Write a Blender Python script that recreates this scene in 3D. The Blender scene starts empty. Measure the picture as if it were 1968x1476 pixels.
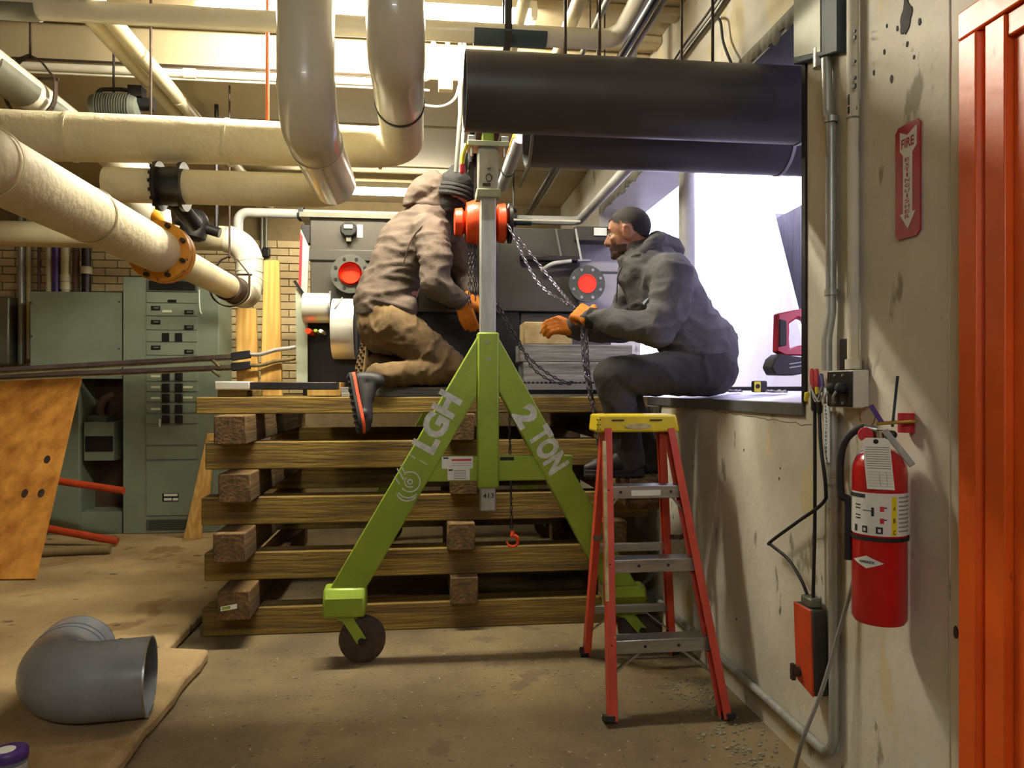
import bpy, bmesh, math, random
from math import sin, cos, pi, atan2, sqrt
from mathutils import Vector, Matrix, noise

V = Vector
SC = bpy.context.scene
COL = SC.collection
random.seed(7)

# ------------------------------------------------------------------ camera
F, CX, CY, H = 1450.0, 984.0, 745.0, 1.24
TH = atan2(169.0, F)
FW, RT, UP = V((sin(TH), cos(TH), 0)), V((cos(TH), -sin(TH), 0)), V((0, 0, 1))
CAM = V((0, 0, H))
cd = bpy.data.cameras.new('camera')
cd.sensor_width = 36.0
cd.lens = 36.0 * F / 1968.0
cd.shift_y = 7.0 / 1968.0
cd.clip_start = 0.02
cam = bpy.data.objects.new('camera', cd)
COL.objects.link(cam)
cam.location = CAM
cam.rotation_euler = (pi / 2, 0, -TH)
SC.camera = cam

# ------------------------------------------------------------------ world and exposure
w = bpy.data.worlds.new('overcast_sky')
SC.world = w
w.use_nodes = True
bg = w.node_tree.nodes['Background']
bg.inputs['Color'].default_value = (0.74, 0.70, 1.0, 1)
bg.inputs['Strength'].default_value = 6.5
SC.view_settings.view_transform = 'Standard'
SC.view_settings.look = 'None'
SC.view_settings.gamma = 1.0
SC.view_settings.exposure = 0.12
SC.view_settings.use_curve_mapping = False
SC.cycles.max_bounces = 8
SC.cycles.diffuse_bounces = 5
SC.cycles.glossy_bounces = 3
SC.cycles.caustics_reflective = False
SC.cycles.caustics_refractive = False
SC.cycles.sample_clamp_indirect = 6.0
TUBE_STRENGTH = 330.0
TUBE_COLOR = (1.0, 0.93, 0.74, 1)

# ------------------------------------------------------------------ helpers
def pt(u, v, x=None, y=None, z=None):
    """photo pixel -> point on a plane x=, y= or z= of the room"""
    d = FW + RT * ((u - CX) / F) + UP * ((CY - v) / F)
    if x is not None: k = x / d.x
    elif y is not None: k = y / d.y
    else: k = (z - H) / d.z
    return CAM + d * k

WX = 1.25                                   # inner face of the right wall
def W(u, v, off=0.0): return pt(u, v, x=WX - off)
def P(u, v, y): return pt(u, v, y=y)

def lin(h):
    h = h.lstrip('#')
    r = []
    for i in (0, 2, 4):
        c = int(h[i:i + 2], 16) / 255.0
        r.append(c / 12.92 if c <= 0.04045 else ((c + 0.055) / 1.055) ** 2.4)
    return (r[0], r[1], r[2], 1)

MATS = {}
def mat(name, c1, c2=None, scale=6, stretch=(1, 1, 1), rough=0.6, metal=0.0, bump=0.0, bscale=60,
        spots=None, lo=0.35, hi=0.65, emit=None, estr=0, rings=None, coat=0):
    m = bpy.data.materials.new(name)
    m.use_nodes = True
    nt = m.node_tree
    N, L = nt.nodes, nt.links
    b = N['Principled BSDF']
    b.inputs['Roughness'].default_value = rough
    b.inputs['Metallic'].default_value = metal
    if coat: b.inputs['Coat Weight'].default_value = coat
    if emit:
        b.inputs['Emission Color'].default_value = emit
        b.inputs['Emission Strength'].default_value = estr
    c1 = lin(c1) if isinstance(c1, str) else c1
    c2 = c1 if c2 is None else (lin(c2) if isinstance(c2, str) else c2)
    tc = N.new('ShaderNodeTexCoord'); mp = N.new('ShaderNodeMapping')
    mp.inputs['Scale'].default_value = stretch
    L.new(tc.outputs['Object'], mp.inputs['Vector'])
    nz = N.new('ShaderNodeTexNoise'); nz.inputs['Scale'].default_value = scale; nz.inputs['Detail'].default_value = 6
    nz.inputs['Roughness'].default_value = 0.6
    L.new(mp.outputs[0], nz.inputs['Vector'])
    rp = N.new('ShaderNodeValToRGB')
    rp.color_ramp.elements[0].position = lo; rp.color_ramp.elements[0].color = c1
    rp.color_ramp.elements[1].position = hi; rp.color_ramp.elements[1].color = c2
    L.new(nz.outputs['Fac'], rp.inputs['Fac'])
    out = rp.outputs['Color']
    if rings:
        wv = N.new('ShaderNodeTexWave'); wv.wave_type = 'RINGS'; wv.rings_direction = rings[0]
        wv.inputs['Scale'].default_value = rings[1]; wv.inputs['Distortion'].default_value = rings[2]
        wv.inputs['Detail'].default_value = 3; wv.inputs['Detail Scale'].default_value = 1.5
        L.new(mp.outputs[0], wv.inputs['Vector'])
        mr = N.new('ShaderNodeMath'); mr.operation = 'MULTIPLY'; mr.inputs[1].default_value = rings[3]
        L.new(wv.outputs['Fac'], mr.inputs[0])
        mx = N.new('ShaderNodeMix'); mx.data_type = 'RGBA'; mx.blend_type = 'MIX'
        L.new(mr.outputs[0], mx.inputs[0]); L.new(out, mx.inputs[6])
        mx.inputs[7].default_value = lin(rings[4])
        out = mx.outputs[2]
    for sp in (spots or []):
        col, ss, th, st = sp
        n2 = N.new('ShaderNodeTexNoise'); n2.inputs['Scale'].default_value = ss; n2.inputs['Detail'].default_value = 8
        m2 = N.new('ShaderNodeMapping'); m2.inputs['Scale'].default_value = st; m2.inputs['Location'].default_value = (ss, th * 9, 3)
        L.new(tc.outputs['Object'], m2.inputs['Vector']); L.new(m2.outputs[0], n2.inputs['Vector'])
        r2 = N.new('ShaderNodeValToRGB')
        r2.color_ramp.elements[0].position = th; r2.color_ramp.elements[0].color = (0, 0, 0, 1)
        r2.color_ramp.elements[1].position = th + 0.04; r2.color_ramp.elements[1].color = (1, 1, 1, 1)
        L.new(n2.outputs['Fac'], r2.inputs['Fac'])
        mx = N.new('ShaderNodeMix'); mx.data_type = 'RGBA'
        L.new(r2.outputs['Color'], mx.inputs[0]); L.new(out, mx.inputs[6]); mx.inputs[7].default_value = lin(col)
        out = mx.outputs[2]
    L.new(out, b.inputs['Base Color'])
    if bump:
        n3 = N.new('ShaderNodeTexNoise'); n3.inputs['Scale'].default_value = bscale; n3.inputs['Detail'].default_value = 5
        L.new(mp.outputs[0], n3.inputs['Vector'])
        bp = N.new('ShaderNodeBump'); bp.inputs['Strength'].default_value = bump; bp.inputs['Distance'].default_value = 0.01
        L.new(n3.outputs['Fac'], bp.inputs['Height']); L.new(bp.outputs[0], b.inputs['Normal'])
    MATS[name] = m
    return m

def frame_of(d, up=UP):
    d = d.normalized()
    s = d.cross(up)
    if s.length < 1e-4: s = d.cross(V((0, 1, 0)))
    s.normalize()
    return d, s, s.cross(d).normalized()

class MB:
    """collects shapes; build() links them as ONE mesh object"""
    def __init__(self): self.v = []; self.f = []
    def add(self, vs, fs):
        o = len(self.v)
        self.v += [V(p) for p in vs]
        self.f += [tuple(i + o for i in f) for f in fs]
        return self
    def hexa(self, c):       # 8 corners: bottom 4 ccw, top 4 ccw
        return self.add(c, [(0, 3, 2, 1), (4, 5, 6, 7), (0, 1, 5, 4), (1, 2, 6, 5), (2, 3, 7, 6), (3, 0, 4, 7)])
    def box(self, a, b):
        x0, y0, z0 = [min(a[i], b[i]) for i in range(3)]; x1, y1, z1 = [max(a[i], b[i]) for i in range(3)]
        return self.hexa([(x0, y0, z0), (x1, y0, z0), (x1, y1, z0), (x0, y1, z0), (x0, y0, z1), (x1, y0, z1), (x1, y1, z1), (x0, y1, z1)])
    def cbox(self, c, s, rot=None):
        r = rot or Matrix.Identity(3); c = V(c)
        pts = [c + r @ V((sx * s[0] / 2, sy * s[1] / 2, sz * s[2] / 2)) for sz in (-1, 1) for sx, sy in ((-1, -1), (1, -1), (1, 1), (-1, 1))]
        return self.hexa(pts)
    def beam(self, p0, p1, wd, ht, up=UP):
        p0, p1 = V(p0), V(p1)
        d, s, u = frame_of(p1 - p0, up)
        c = []
        for p in (p0, p1):
            c += [p - s * wd / 2 - u * ht / 2, p + s * wd / 2 - u * ht / 2, p + s * wd / 2 + u * ht / 2, p - s * wd / 2 + u * ht / 2]
        return self.hexa(c)
    def prism(self, poly, ext):
        n = len(poly); ext = V(ext); poly = [V(p) for p in poly]
        fs = [tuple(range(n)), tuple(range(2 * n - 1, n - 1, -1))]
        fs += [(i, n + i, n + (i + 1) % n, (i + 1) % n) for i in range(n)]
        return self.add(poly + [p + ext for p in poly], fs)
    def ringprism(self, outer, inner, ext):
        n = len(outer); ext = V(ext)
        a = [V(p) for p in outer] + [V(p) for p in inner]
        vs = a + [p + ext for p in a]
        fs = []
        for i in range(n):
            j = (i + 1) % n
            fs += [(i, j, n + j, n + i), (2 * n + j, 2 * n + i, 3 * n + i, 3 * n + j), (j, i, 2 * n + i, 2 * n + j), (n + i, n + j, 3 * n + j, 3 * n + i)]
        return self.add(vs, fs)
    def tube(self, path, r, n=12, cap=True, closed=False):
        path = [V(p) for p in path]; m = len(path)
        rs = r if isinstance(r, (list, tuple)) else [r] * m
        tang = []
        for i in range(m):
            if closed: t = path[(i + 1) % m] - path[i - 1]
            elif i == 0: t = path[1] - path[0]
            elif i == m - 1: t = path[-1] - path[-2]
            else: t = (path[i + 1] - path[i]).normalized() + (path[i] - path[i - 1]).normalized()
            tang.append(t.normalized())
        _, s, u = frame_of(tang[0])
        vs = []; fs = []
        for i in range(m):
            if i:
                q = tang[i - 1].rotation_difference(tang[i]); s = q @ s; u = q @ u
            vs += [path[i] + (s * cos(2 * pi * k / n) + u * sin(2 * pi * k / n)) * rs[i] for k in range(n)]
        for i in range(m if closed else m - 1):
            a, b = i * n, ((i + 1) % m) * n
            fs += [(a + k, a + (k + 1) % n, b + (k + 1) % n, b + k) for k in range(n)]
        if cap and not closed:
            fs += [tuple(range(n - 1, -1, -1)), tuple((m - 1) * n + k for k in range(n))]
        return self.add(vs, fs)
    def cyl(self, p0, p1, r, n=16): return self.tube([p0, p1], r, n)
    def lathe(self, prof, p0, axis, n=24):
        p0 = V(p0); d, s, u = frame_of(V(axis))
        vs = []; fs = []; m = len(prof)
        for (r, t) in prof:
            vs += [p0 + d * t + (s * cos(2 * pi * k / n) + u * sin(2 * pi * k / n)) * max(r, 1e-4) for k in range(n)]
        for i in range(m - 1):
            fs += [(i * n + k, i * n + (k + 1) % n, (i + 1) * n + (k + 1) % n, (i + 1) * n + k) for k in range(n)]
        fs += [tuple(range(n - 1, -1, -1)), tuple((m - 1) * n + k for k in range(n))]
        return self.add(vs, fs)
    def ell(self, c, r, rot=None, nu=16, nv=10):
        c = V(c); rot = rot or Matrix.Identity(3)
        r = (r, r, r) if isinstance(r, (int, float)) else r
        vs = [c + rot @ V((0, 0, -r[2]))]
        for j in range(1, nv):
            a = -pi / 2 + pi * j / nv
            vs += [c + rot @ V((r[0] * cos(a) * cos(2 * pi * k / nu), r[1] * cos(a) * sin(2 * pi * k / nu), r[2] * sin(a))) for k in range(nu)]
        vs.append(c + rot @ V((0, 0, r[2])))
        fs = [(0, 1 + (k + 1) % nu, 1 + k) for k in range(nu)]
        for j in range(nv - 2):
            a, b = 1 + j * nu, 1 + (j + 1) * nu
            fs += [(a + k, a + (k + 1) % nu, b + (k + 1) % nu, b + k) for k in range(nu)]
        a = 1 + (nv - 2) * nu; t = len(vs) - 1
        fs += [(a + k, a + (k + 1) % nu, t) for k in range(nu)]
        return self.add(vs, fs)
    def limb(self, pts, n=14):
        """rounded tapering chain [(point, radius), ...]"""
        for (a, ra), (b, rb) in zip(pts, pts[1:]):
            a, b = V(a), V(b)
            d = (b - a); l = d.length
            if l < 1e-5: continue
            path = []; rr = []
            for k in range(4, -1, -1):
                t = k / 4 * pi / 2 * 0.96
                path.append(a - d / l * ra * sin(t)); rr.append(ra * cos(t))
            for k in range(5):
                t = k / 4 * pi / 2 * 0.96
                path.append(b + d / l * rb * sin(t)); rr.append(rb * cos(t))
            self.tube(path, rr, n)
        return self
    def build(self, name, m, parent=None, bevel=0.0, seg=2, sharp=35, flat=False):
        me = bpy.data.meshes.new(name)
        loc = V((0, 0, 0))
        if parent is None and self.v:
            mn = [min(p[i] for p in self.v) for i in range(3)]; mx = [max(p[i] for p in self.v) for i in range(3)]
            loc = V(((mn[0] + mx[0]) / 2, (mn[1] + mx[1]) / 2, mn[2]))
        me.from_pydata([tuple(p - loc) for p in self.v], [], self.f)
        bm = bmesh.new(); bm.from_mesh(me)
        bmesh.ops.recalc_face_normals(bm, faces=bm.faces)
        bm.to_mesh(me); bm.free()
        if not flat:
            me.shade_smooth(); me.set_sharp_from_angle(angle=math.radians(sharp))
        me.materials.append(MATS[m])
        o = bpy.data.objects.new(name, me)
        COL.objects.link(o)
        if parent is None: o.location = loc
        else: attach(o, parent)
        if bevel:
            b = o.modifiers.new('bevel', 'BEVEL'); b.width = bevel; b.segments = seg; b.limit_method = 'ANGLE'
            b.angle_limit = math.radians(40); b.harden_normals = False
        return o

def attach(o, parent):
    o.parent = parent
    loc = parent.location.copy() if parent.parent is None else V((0, 0, 0))
    o.matrix_parent_inverse = Matrix.Translation(-loc)

def tag(o, label, cat, group=None, kind=None):
    o['label'] = label; o['category'] = cat
    if group: o['group'] = group
    if kind: o['kind'] = kind
    return o

def struct(o, label=None, cat=None):
    o['kind'] = 'structure'
    if label: o['label'] = label; o['category'] = cat
    return o

def thing(name, loc, label, cat, group=None):
    o = bpy.data.objects.new(name, None); COL.objects.link(o)
    o.location = V(loc); o.empty_display_size = 0.1
    return tag(o, label, cat, group)

def fillet(pts, rad, n=8):
    pts = [V(p) for p in pts]; out = [pts[0]]
    rads = rad if isinstance(rad, (list, tuple)) else [rad] * len(pts)
    for i in range(1, len(pts) - 1):
        a, b, c = pts[i - 1], pts[i], pts[i + 1]
        d0, d1 = (a - b).normalized(), (c - b).normalized()
        ang = d0.angle(d1)
        if ang > pi - 0.02: out.append(b); continue
        r = rads[i]; t = r / math.tan(ang / 2)
        t = min(t, (a - b).length * 0.49, (c - b).length * 0.49); r = t * math.tan(ang / 2)
        cen = b + (d0 + d1).normalized() * (r / sin(ang / 2))
        s, e = b + d0 * t - cen, b + d1 * t - cen
        for k in range(n + 1):
            q = s.lerp(e, k / n) if s.angle(e) < 0.01 else s.slerp(e, k / n)
            out.append(cen + q.normalized() * r)
    out.append(pts[-1])
    return out

def smooth_path(pts, n=8):
    """Catmull-Rom"""
    pts = [V(p) for p in pts]; q = [pts[0] * 2 - pts[1]] + pts + [pts[-1] * 2 - pts[-2]]
    out = []
    for i in range(1, len(q) - 2):
        for k in range(n):
            t = k / n
            out.append(0.5 * ((2 * q[i]) + (q[i + 1] - q[i - 1]) * t + (2 * q[i - 1] - 5 * q[i] + 4 * q[i + 1] - q[i + 2]) * t * t + (3 * q[i] - q[i - 1] - 3 * q[i + 1] + q[i + 2]) * t ** 3))
    out.append(pts[-1])
    return out

def text_part(name, s, m, parent, fn, bold=0.0, thick=0.0, space=1.0, align='LEFT', aspect=None):
    """lettering as a thin mesh; fn(s, t) with s,t in 0..1 gives the place of each vertex"""
    cu = bpy.data.curves.new(name, 'FONT'); cu.body = s; cu.offset = bold; cu.resolution_u = 3
    cu.space_line = space; cu.align_x = align
    ob = bpy.data.objects.new('t', cu); COL.objects.link(ob)
    me = bpy.data.meshes.new_from_object(ob.evaluated_get(bpy.context.evaluated_depsgraph_get()))
    bpy.data.objects.remove(ob); bpy.data.curves.remove(cu)
    xs = [v.co.x for v in me.vertices]; ys = [v.co.y for v in me.vertices]
    x0, x1, y0, y1 = min(xs), max(xs), min(ys), max(ys)
    mb = MB()
    mb.v = [V(fn((v.co.x - x0) / (x1 - x0), (v.co.y - y0) / max(1e-6, y1 - y0))) for v in me.vertices]
    mb.f = [tuple(p.vertices) for p in me.polygons]
    bpy.data.meshes.remove(me)
    return mb.build(name, m, parent, flat=True)

def plane_fn(o, ex, ez): return lambda s, t: V(o) + V(ex) * s + V(ez) * t

def blob(name, mb, voxel, it, m, parent=None, disp=None):
    """melts overlapping shapes into one continuous skin"""
    me = bpy.data.meshes.new('tmp'); me.from_pydata([tuple(p) for p in mb.v], [], mb.f)
    ob = bpy.data.objects.new('tmp', me); COL.objects.link(ob)
    r = ob.modifiers.new('r', 'REMESH'); r.mode = 'VOXEL'; r.voxel_size = voxel
    if it:
        s = ob.modifiers.new('s', 'SMOOTH'); s.factor = 0.5; s.iterations = it
    res = bpy.data.meshes.new_from_object(ob.evaluated_get(bpy.context.evaluated_depsgraph_get()))
    bpy.data.objects.remove(ob); bpy.data.meshes.remove(me)
    if disp:
        ns = [v.normal.copy() for v in res.vertices]
        for v, nn in zip(res.vertices, ns): v.co += nn * disp(v.co, nn)
    res.shade_smooth(); res.materials.clear(); res.materials.append(MATS[m]); res.name = name
    o = bpy.data.objects.new(name, res); COL.objects.link(o)
    if parent is not None: attach(o, parent)
    return o

def chain(name, path, m, parent=None, ll=0.03, wire=0.0032, wd=0.011):
    path = [V(p) for p in path]
    seg = [(path[i + 1] - path[i]).length for i in range(len(path) - 1)]; tot = sum(seg)
    mb = MB(); step = ll - 2 * wire; s = 0; k = 0
    def at(d):
        for i, l in enumerate(seg):
            if d <= l or i == len(seg) - 1: return path[i].lerp(path[i + 1], min(1, d / l)), (path[i + 1] - path[i]).normalized()
            d -= l
    while s < tot - step:
        a, t = at(s + step / 2)
        _, sd, u = frame_of(t)
        if k % 2: sd, u = u, -sd
        loop = []
        for j in range(10):
            an = 2 * pi * j / 10
            loop.append(a + t * (cos(an) * (ll / 2 - wd / 2) + (1 if cos(an) > 0 else -1) * 0.002) + sd * sin(an) * wd / 2)
        mb.tube(loop, wire, 5, closed=True)
        s += step; k += 1
    return mb.build(name, m, parent)

def lump(p, f): return noise.noise(V(p) * f)

# ------------------------------------------------------------------ materials
mat('wall_paint', '#d2cdbf', '#bab5a6', scale=2.2, rough=0.75, bump=0.25, bscale=25,
    spots=[('#8d8675', 9, 0.64, (1, 1, 0.4)), ('#6e6657', 16, 0.70, (1, 1, 0.45)), ('#c9bd98', 4.0, 0.62, (1, 1, 0.35)), ('#5a5348', 60, 0.74, (1, 1, 0.6))])
mat('wall_chip', '#464347', '#373538', scale=20, rough=0.9)
mat('wall_seam', '#8f8976', '#6f6a5c', scale=30, rough=0.9)
mat('cream_wall', '#b8a785', '#a8987a', scale=3, rough=0.8, bump=0.1)
mat('brick_paint', '#c9b386', '#b7a178', scale=9, rough=0.7, bump=0.25, bscale=70)
mat('mortar', '#8d7b58', '#7d6d50', scale=12, rough=0.9)
mat('floor_dirt', '#80704f', '#5a4d3a', scale=1.6, rough=0.92, bump=0.5, bscale=90,
    spots=[('#6b5b45', 6, 0.60, (1, 1, 1)), ('#3d3128', 34, 0.67, (1, 1, 1)), ('#2c241d', 130, 0.69, (1, 1, 1)), ('#a89a7c', 170, 0.69, (1, 1, 1))])
mat('pad_concrete', '#b0976c', '#8c7550', scale=2.0, rough=0.9, bump=0.35, bscale=60,
    spots=[('#8a7048', 3, 0.60, (1, 1, 1)), ('#5c4a34', 7, 0.68, (1, 1, 1)), ('#4a3c2a', 60, 0.70, (1, 1, 1))])
mat('ceiling_paint', '#bcae8e', '#b0a282', scale=2, rough=0.7)
mat('lintel_concrete', '#8d8a7d', '#6a675e', scale=6, rough=0.9, bump=0.9, bscale=30)
mat('outside_concrete', '#7f7e82', '#656468', scale=5, stretch=(3, 3, 0.5), rough=0.9, bump=0.5, bscale=30)
mat('white_board', '#f3f3f4', '#e6e6ea', scale=3, rough=0.7)
mat('sill_metal', '#7d7d80', '#67676b', scale=6, rough=0.45, metal=0.6)
mat('sill_white', '#e3e3ea', '#d4d4dd', scale=4, rough=0.6)
mat('orange_paint', '#e2601f', '#cf5218', scale=4, rough=0.38, bump=0.12, bscale=30, spots=[('#7d2a14', 22, 0.70, (1, 1, 0.4))])
mat('green_paint', '#93ad38', '#849d32', scale=5, rough=0.35, metal=0.1, bump=0.08, bscale=90, spots=[('#b9c77a', 120, 0.75, (1, 1, 1))])
mat('stencil_white', '#d9ded2', '#b7bfae', scale=30, rough=0.6)
mat('galv', '#b4b6b0', '#979a95', scale=9, stretch=(3, 3, 0.6), rough=0.40, metal=0.45, bump=0.05)
mat('alu', '#b7bab6', '#9a9d9a', scale=14, stretch=(0.4, 3, 3), rough=0.36, metal=0.85, spots=[('#6a5f70', 30, 0.70, (1, 1, 1))])
mat('steel_dark', '#3a3638', '#2a2729', scale=8, rough=0.45, metal=0.7)
mat('black_metal', '#1d1b1e', '#131214', scale=8, rough=0.42, metal=0.3)
mat('black_rubber', '#161417', '#100f11', scale=12, rough=0.7)
mat('caster_rubber', '#4a3528', '#33261f', scale=12, rough=0.7)
mat('duct_dark', '#45434a', '#39373d', scale=3, rough=0.42)
mat('duct_band', '#a5a4a6', '#8c8b8e', scale=6, rough=0.35, metal=0.6)
mat('pvc_cream', '#dcd8c8', '#d2cdba', scale=3, rough=0.26, coat=0.3)
mat('canvas_cream', '#dfd5b6', '#d2c6a2', scale=5, rough=0.62, bump=0.35, bscale=40)
mat('paint_pipe', '#c6bd9c', '#b5ab8a', scale=6, rough=0.45)
mat('grey_pipe', '#b0b0ac', '#9c9c98', scale=5, rough=0.4)
mat('grey_saddle', '#77776b', '#68685d', scale=6, rough=0.4, metal=0.5)
mat('rust_iron', '#4a3a30', '#2e2520', scale=14, rough=0.7, metal=0.4)
mat('copper_red', '#c2622c', '#a64c22', scale=12, rough=0.5)
mat('flange_yellow', '#eaa31e', '#cf8214', scale=14, rough=0.5, spots=[('#6d4a1c', 25, 0.62, (1, 1, 1))])
mat('tube_glow', '#ffffff', rough=0.5, emit=TUBE_COLOR, estr=TUBE_STRENGTH)
mat('tube_dim', '#ffffff', rough=0.5, emit=(0.90, 0.97, 1.0, 1), estr=TUBE_STRENGTH * 0.30)
mat('tube_mid', '#ffffff', rough=0.5, emit=TUBE_COLOR, estr=TUBE_STRENGTH * 0.22)
mat('fixture_white', '#e6e2d4', rough=0.4)
mat('timber_x', '#957a30', '#5f4a1f', scale=3.2, stretch=(0.5, 6, 6), rough=0.8, bump=0.4, bscale=14, rings=('X', 1.6, 7, 0.45, '#4d3a1c'), spots=[('#3c2c17', 9, 0.70, (0.5, 2, 2))])
mat('timber_y', '#7d5f33', '#4f3c22', scale=3.2, stretch=(6, 0.5, 6), rough=0.85, bump=0.4, bscale=14, rings=('Y', 2.2, 5, 0.5, '#3a2a18'))
mat('timber_grey', '#a8a5a0', '#77736e', scale=3.0, stretch=(0.6, 6, 6), rough=0.85, bump=0.4, bscale=14, rings=('Y', 1.5, 9, 0.4, '#5b5856'))
mat('pine', '#d3ab5c', '#b98c40', scale=3, stretch=(6, 6, 0.5), rough=0.65, bump=0.1, bscale=20, rings=('Z', 1.5, 9, 0.5, '#a07430'))
mat('plywood', '#d4963f', '#9a5f1e', scale=3.0, stretch=(2.4, 2.4, 0.4), rough=0.7, bump=0.15, bscale=25, spots=[('#5e3512', 4.2, 0.71, (1.4, 1.4, 0.9))])
mat('block_end', '#c9b184', '#a58b5c', scale=8, rough=0.85, bump=0.4, bscale=40, spots=[('#55502a', 12, 0.66, (1, 1, 1))])
mat('machine_grey', '#3f3b34', '#35322c', scale=2, rough=0.5, metal=0.1)
mat('machine_dark', '#3b3833', '#32302b', scale=3, rough=0.45)
mat('machine_pale', '#97959a', '#87858a', scale=3, rough=0.5)
mat('flange_grey', '#565850', '#484a44', scale=12, rough=0.5, metal=0.4)
mat('plug_red', '#ee3a17', '#e03414', scale=6, rough=0.35)
mat('plug_crimson', '#c21730', '#a91228', scale=6, rough=0.35)
mat('drum_white', '#d5d2c6', '#c6c2b4', scale=4, rough=0.3, metal=0.35)
mat('pale_green_metal', '#a9b09a', '#979e88', scale=5, rough=0.5)
mat('panel_green', '#7f8a78', '#737d6c', scale=3, rough=0.5)
mat('panel_dark', '#53594f', '#474c44', scale=3, rough=0.55)
mat('panel_recess', '#5a4236', '#49362c', scale=5, rough=0.8)
mat('panel_label', '#d8dcb8', rough=0.6)
mat('paper', '#e3e6dc', '#d5d8cc', scale=8, rough=0.7)
mat('ink', '#23262a', rough=0.8)
mat('ink_red', '#b81e2c', rough=0.6)
mat('ladder_red', '#cc4a34', '#b23a28', scale=7, stretch=(2, 2, 0.5), rough=0.45, spots=[('#d8b49a', 34, 0.70, (1, 1, 0.4))])
mat('ladder_yellow', '#d6be1e', '#c4a818', scale=6, rough=0.42, spots=[('#8d7a18', 22, 0.68, (1, 1, 1))])
mat('ladder_label', '#c9b98a', '#8f8450', scale=22, rough=0.6)
mat('fire_red', '#c00c1a', '#ad0912', scale=3, rough=0.22, coat=0.5)
mat('label_white', '#d9dbd6', '#cdd0ca', scale=9, rough=0.45)
mat('label_yellow', '#dccb12', rough=0.45)
mat('sign_red', '#a3122c', '#8e0f26', scale=9, rough=0.4)
mat('chrome', '#c8c8c0', rough=0.18, metal=1.0)
mat('brass', '#b89a55', rough=0.25, metal=1.0)
mat('purple_plastic', '#4a2d7d', '#3c2468', scale=7, rough=0.4)
mat('strip_white', '#d9e2e6', rough=0.5)
mat('hood_brown', '#594c42', '#4b3f36', scale=9, rough=0.9, bump=0.2, bscale=120)
mat('hood_grey', '#555356', '#464447', scale=8, rough=0.9, bump=0.2, bscale=120)
mat('pants_khaki', '#665131', '#4d3b23', scale=6, rough=0.9, bump=0.15, bscale=90)
mat('pants_black', '#343335', '#29282a', scale=6, rough=0.85, bump=0.12, bscale=90)
mat('skin', '#b98468', '#a8745a', scale=12, rough=0.55)
mat('hair_dark', '#2a211f', '#1d1716', scale=90, rough=0.8, bump=0.3, bscale=300)
mat('stubble', '#5b4238', '#3a2a25', scale=90, rough=0.8, bump=0.3, bscale=300)
mat('eye_white', '#e6e2da', rough=0.3)
mat('iris', '#2a1c14', rough=0.2)
mat('knit_black', '#1b1a1c', '#141315', scale=40, rough=0.9, bump=0.4, bscale=160)
mat('glove_orange', '#d9820f', '#b5640c', scale=14, rough=0.75, bump=0.3, bscale=90)
mat('glove_brown', '#8a5a24', '#6f461b', scale=10, rough=0.85, bump=0.3, bscale=70)
mat('shoe_black', '#1f1c20', '#151316', scale=9, rough=0.6)
mat('shoe_orange', '#e0512c', rough=0.5)
mat('sole_tan', '#a58a5c', '#8b7248', scale=10, rough=0.8)
mat('hoist_orange', '#d8481a', '#bd3913', scale=5, rough=0.4, coat=0.2)
mat('strap_olive', '#71623c', '#51462a', scale=30, rough=0.85)
mat('elbow_grey', '#8b919a', '#7a8089', scale=3, rough=0.26, coat=0.25)
mat('jar_glass', '#6f7f86', '#5b6b74', scale=9, rough=0.2)
mat('tool_red', '#a31a35', '#8c142c', scale=6, rough=0.45)
mat('tape_yellow', '#d8c51a', rough=0.5)
mat('wire_grey', '#8c8a88', rough=0.5)
mat('chain_steel', '#8f8a98', '#6f6a78', scale=20, rough=0.35, metal=0.8)
mat('wire_red', '#c2303a', rough=0.5)
mat('wire_yellow', '#d6c62a', rough=0.5)
mat('pole_orange', '#c7481f', '#a93a1a', scale=8, rough=0.5)
mat('beige_pipe', '#8c7a52', '#77673f', scale=8, rough=0.7)
mat('slate_box', '#2c3a42', '#23303a', scale=7, rough=0.6)
mat('chip_wood', '#a3967a', '#857654', scale=30, rough=0.8)

# ------------------------------------------------------------------ the setting
YB, CEIL, LOWC = 6.85, 3.10, 2.90
Y0, Y1 = 2.36, 5.3                         # window opening along the right wall
SILL, LINT = 1.19, 2.48
WT = 0.30
b = MB().box((-4.4, -2.8, -0.2), (1.7, 7.2, 0.0))
floor = struct(b.build('floor', 'floor_dirt'), 'dirty brown concrete floor littered with wood chips', 'floor')
# raised slab on the left
b = MB()
edge_pts = [(-0.965 + 0.010 * lump((k, 0, 3), 0.45) + 0.006 * lump((k, 5, 1), 1.7), -2.8 + 6.35 * k / 90, 0) for k in range(91)]
b.prism([(-4.4, -2.8, 0)] + edge_pts + [ (-1.16, 3.6, 0), (-1.16, 7.0, 0), (-4.4, 7.0, 0)], (0, 0, 0.06))
pad = b.build('floor_slab', 'pad_concrete', None, bevel=0.018)
struct(pad, 'raised concrete slab edge along the left of the floor', 'floor')
b = MB()
b.box((WX, -2.8, 0), (WX + WT, Y0, CEIL)).box((WX, Y0, 0), (WX + WT, Y1, SILL - 0.045)).box((WX, Y0, LINT + 0.06), (WX + WT, Y1, CEIL)).box((WX, Y1, 0), (WX + WT, 7.2, CEIL))
wall_r = struct(b.build('wall_right', 'wall_paint', sharp=20), 'stained cream plaster wall with a wide window opening', 'wall')
b = MB().box((-4.4, YB, 0), (1.7, YB + 0.3, CEIL + 0.1))
wall_b = struct(b.build('wall_back', 'mortar'), 'cream painted brick wall behind the machine', 'wall')
b = MB().box((-4.5, -2.8, 0), (-4.2, 7.2, CEIL + 0.1))
struct(b.build('wall_left', 'cream_wall'), 'plain cream side wall', 'wall')
b = MB().box((-4.4, -3.0, 0), (1.7, -2.7, CEIL + 0.1))
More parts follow.
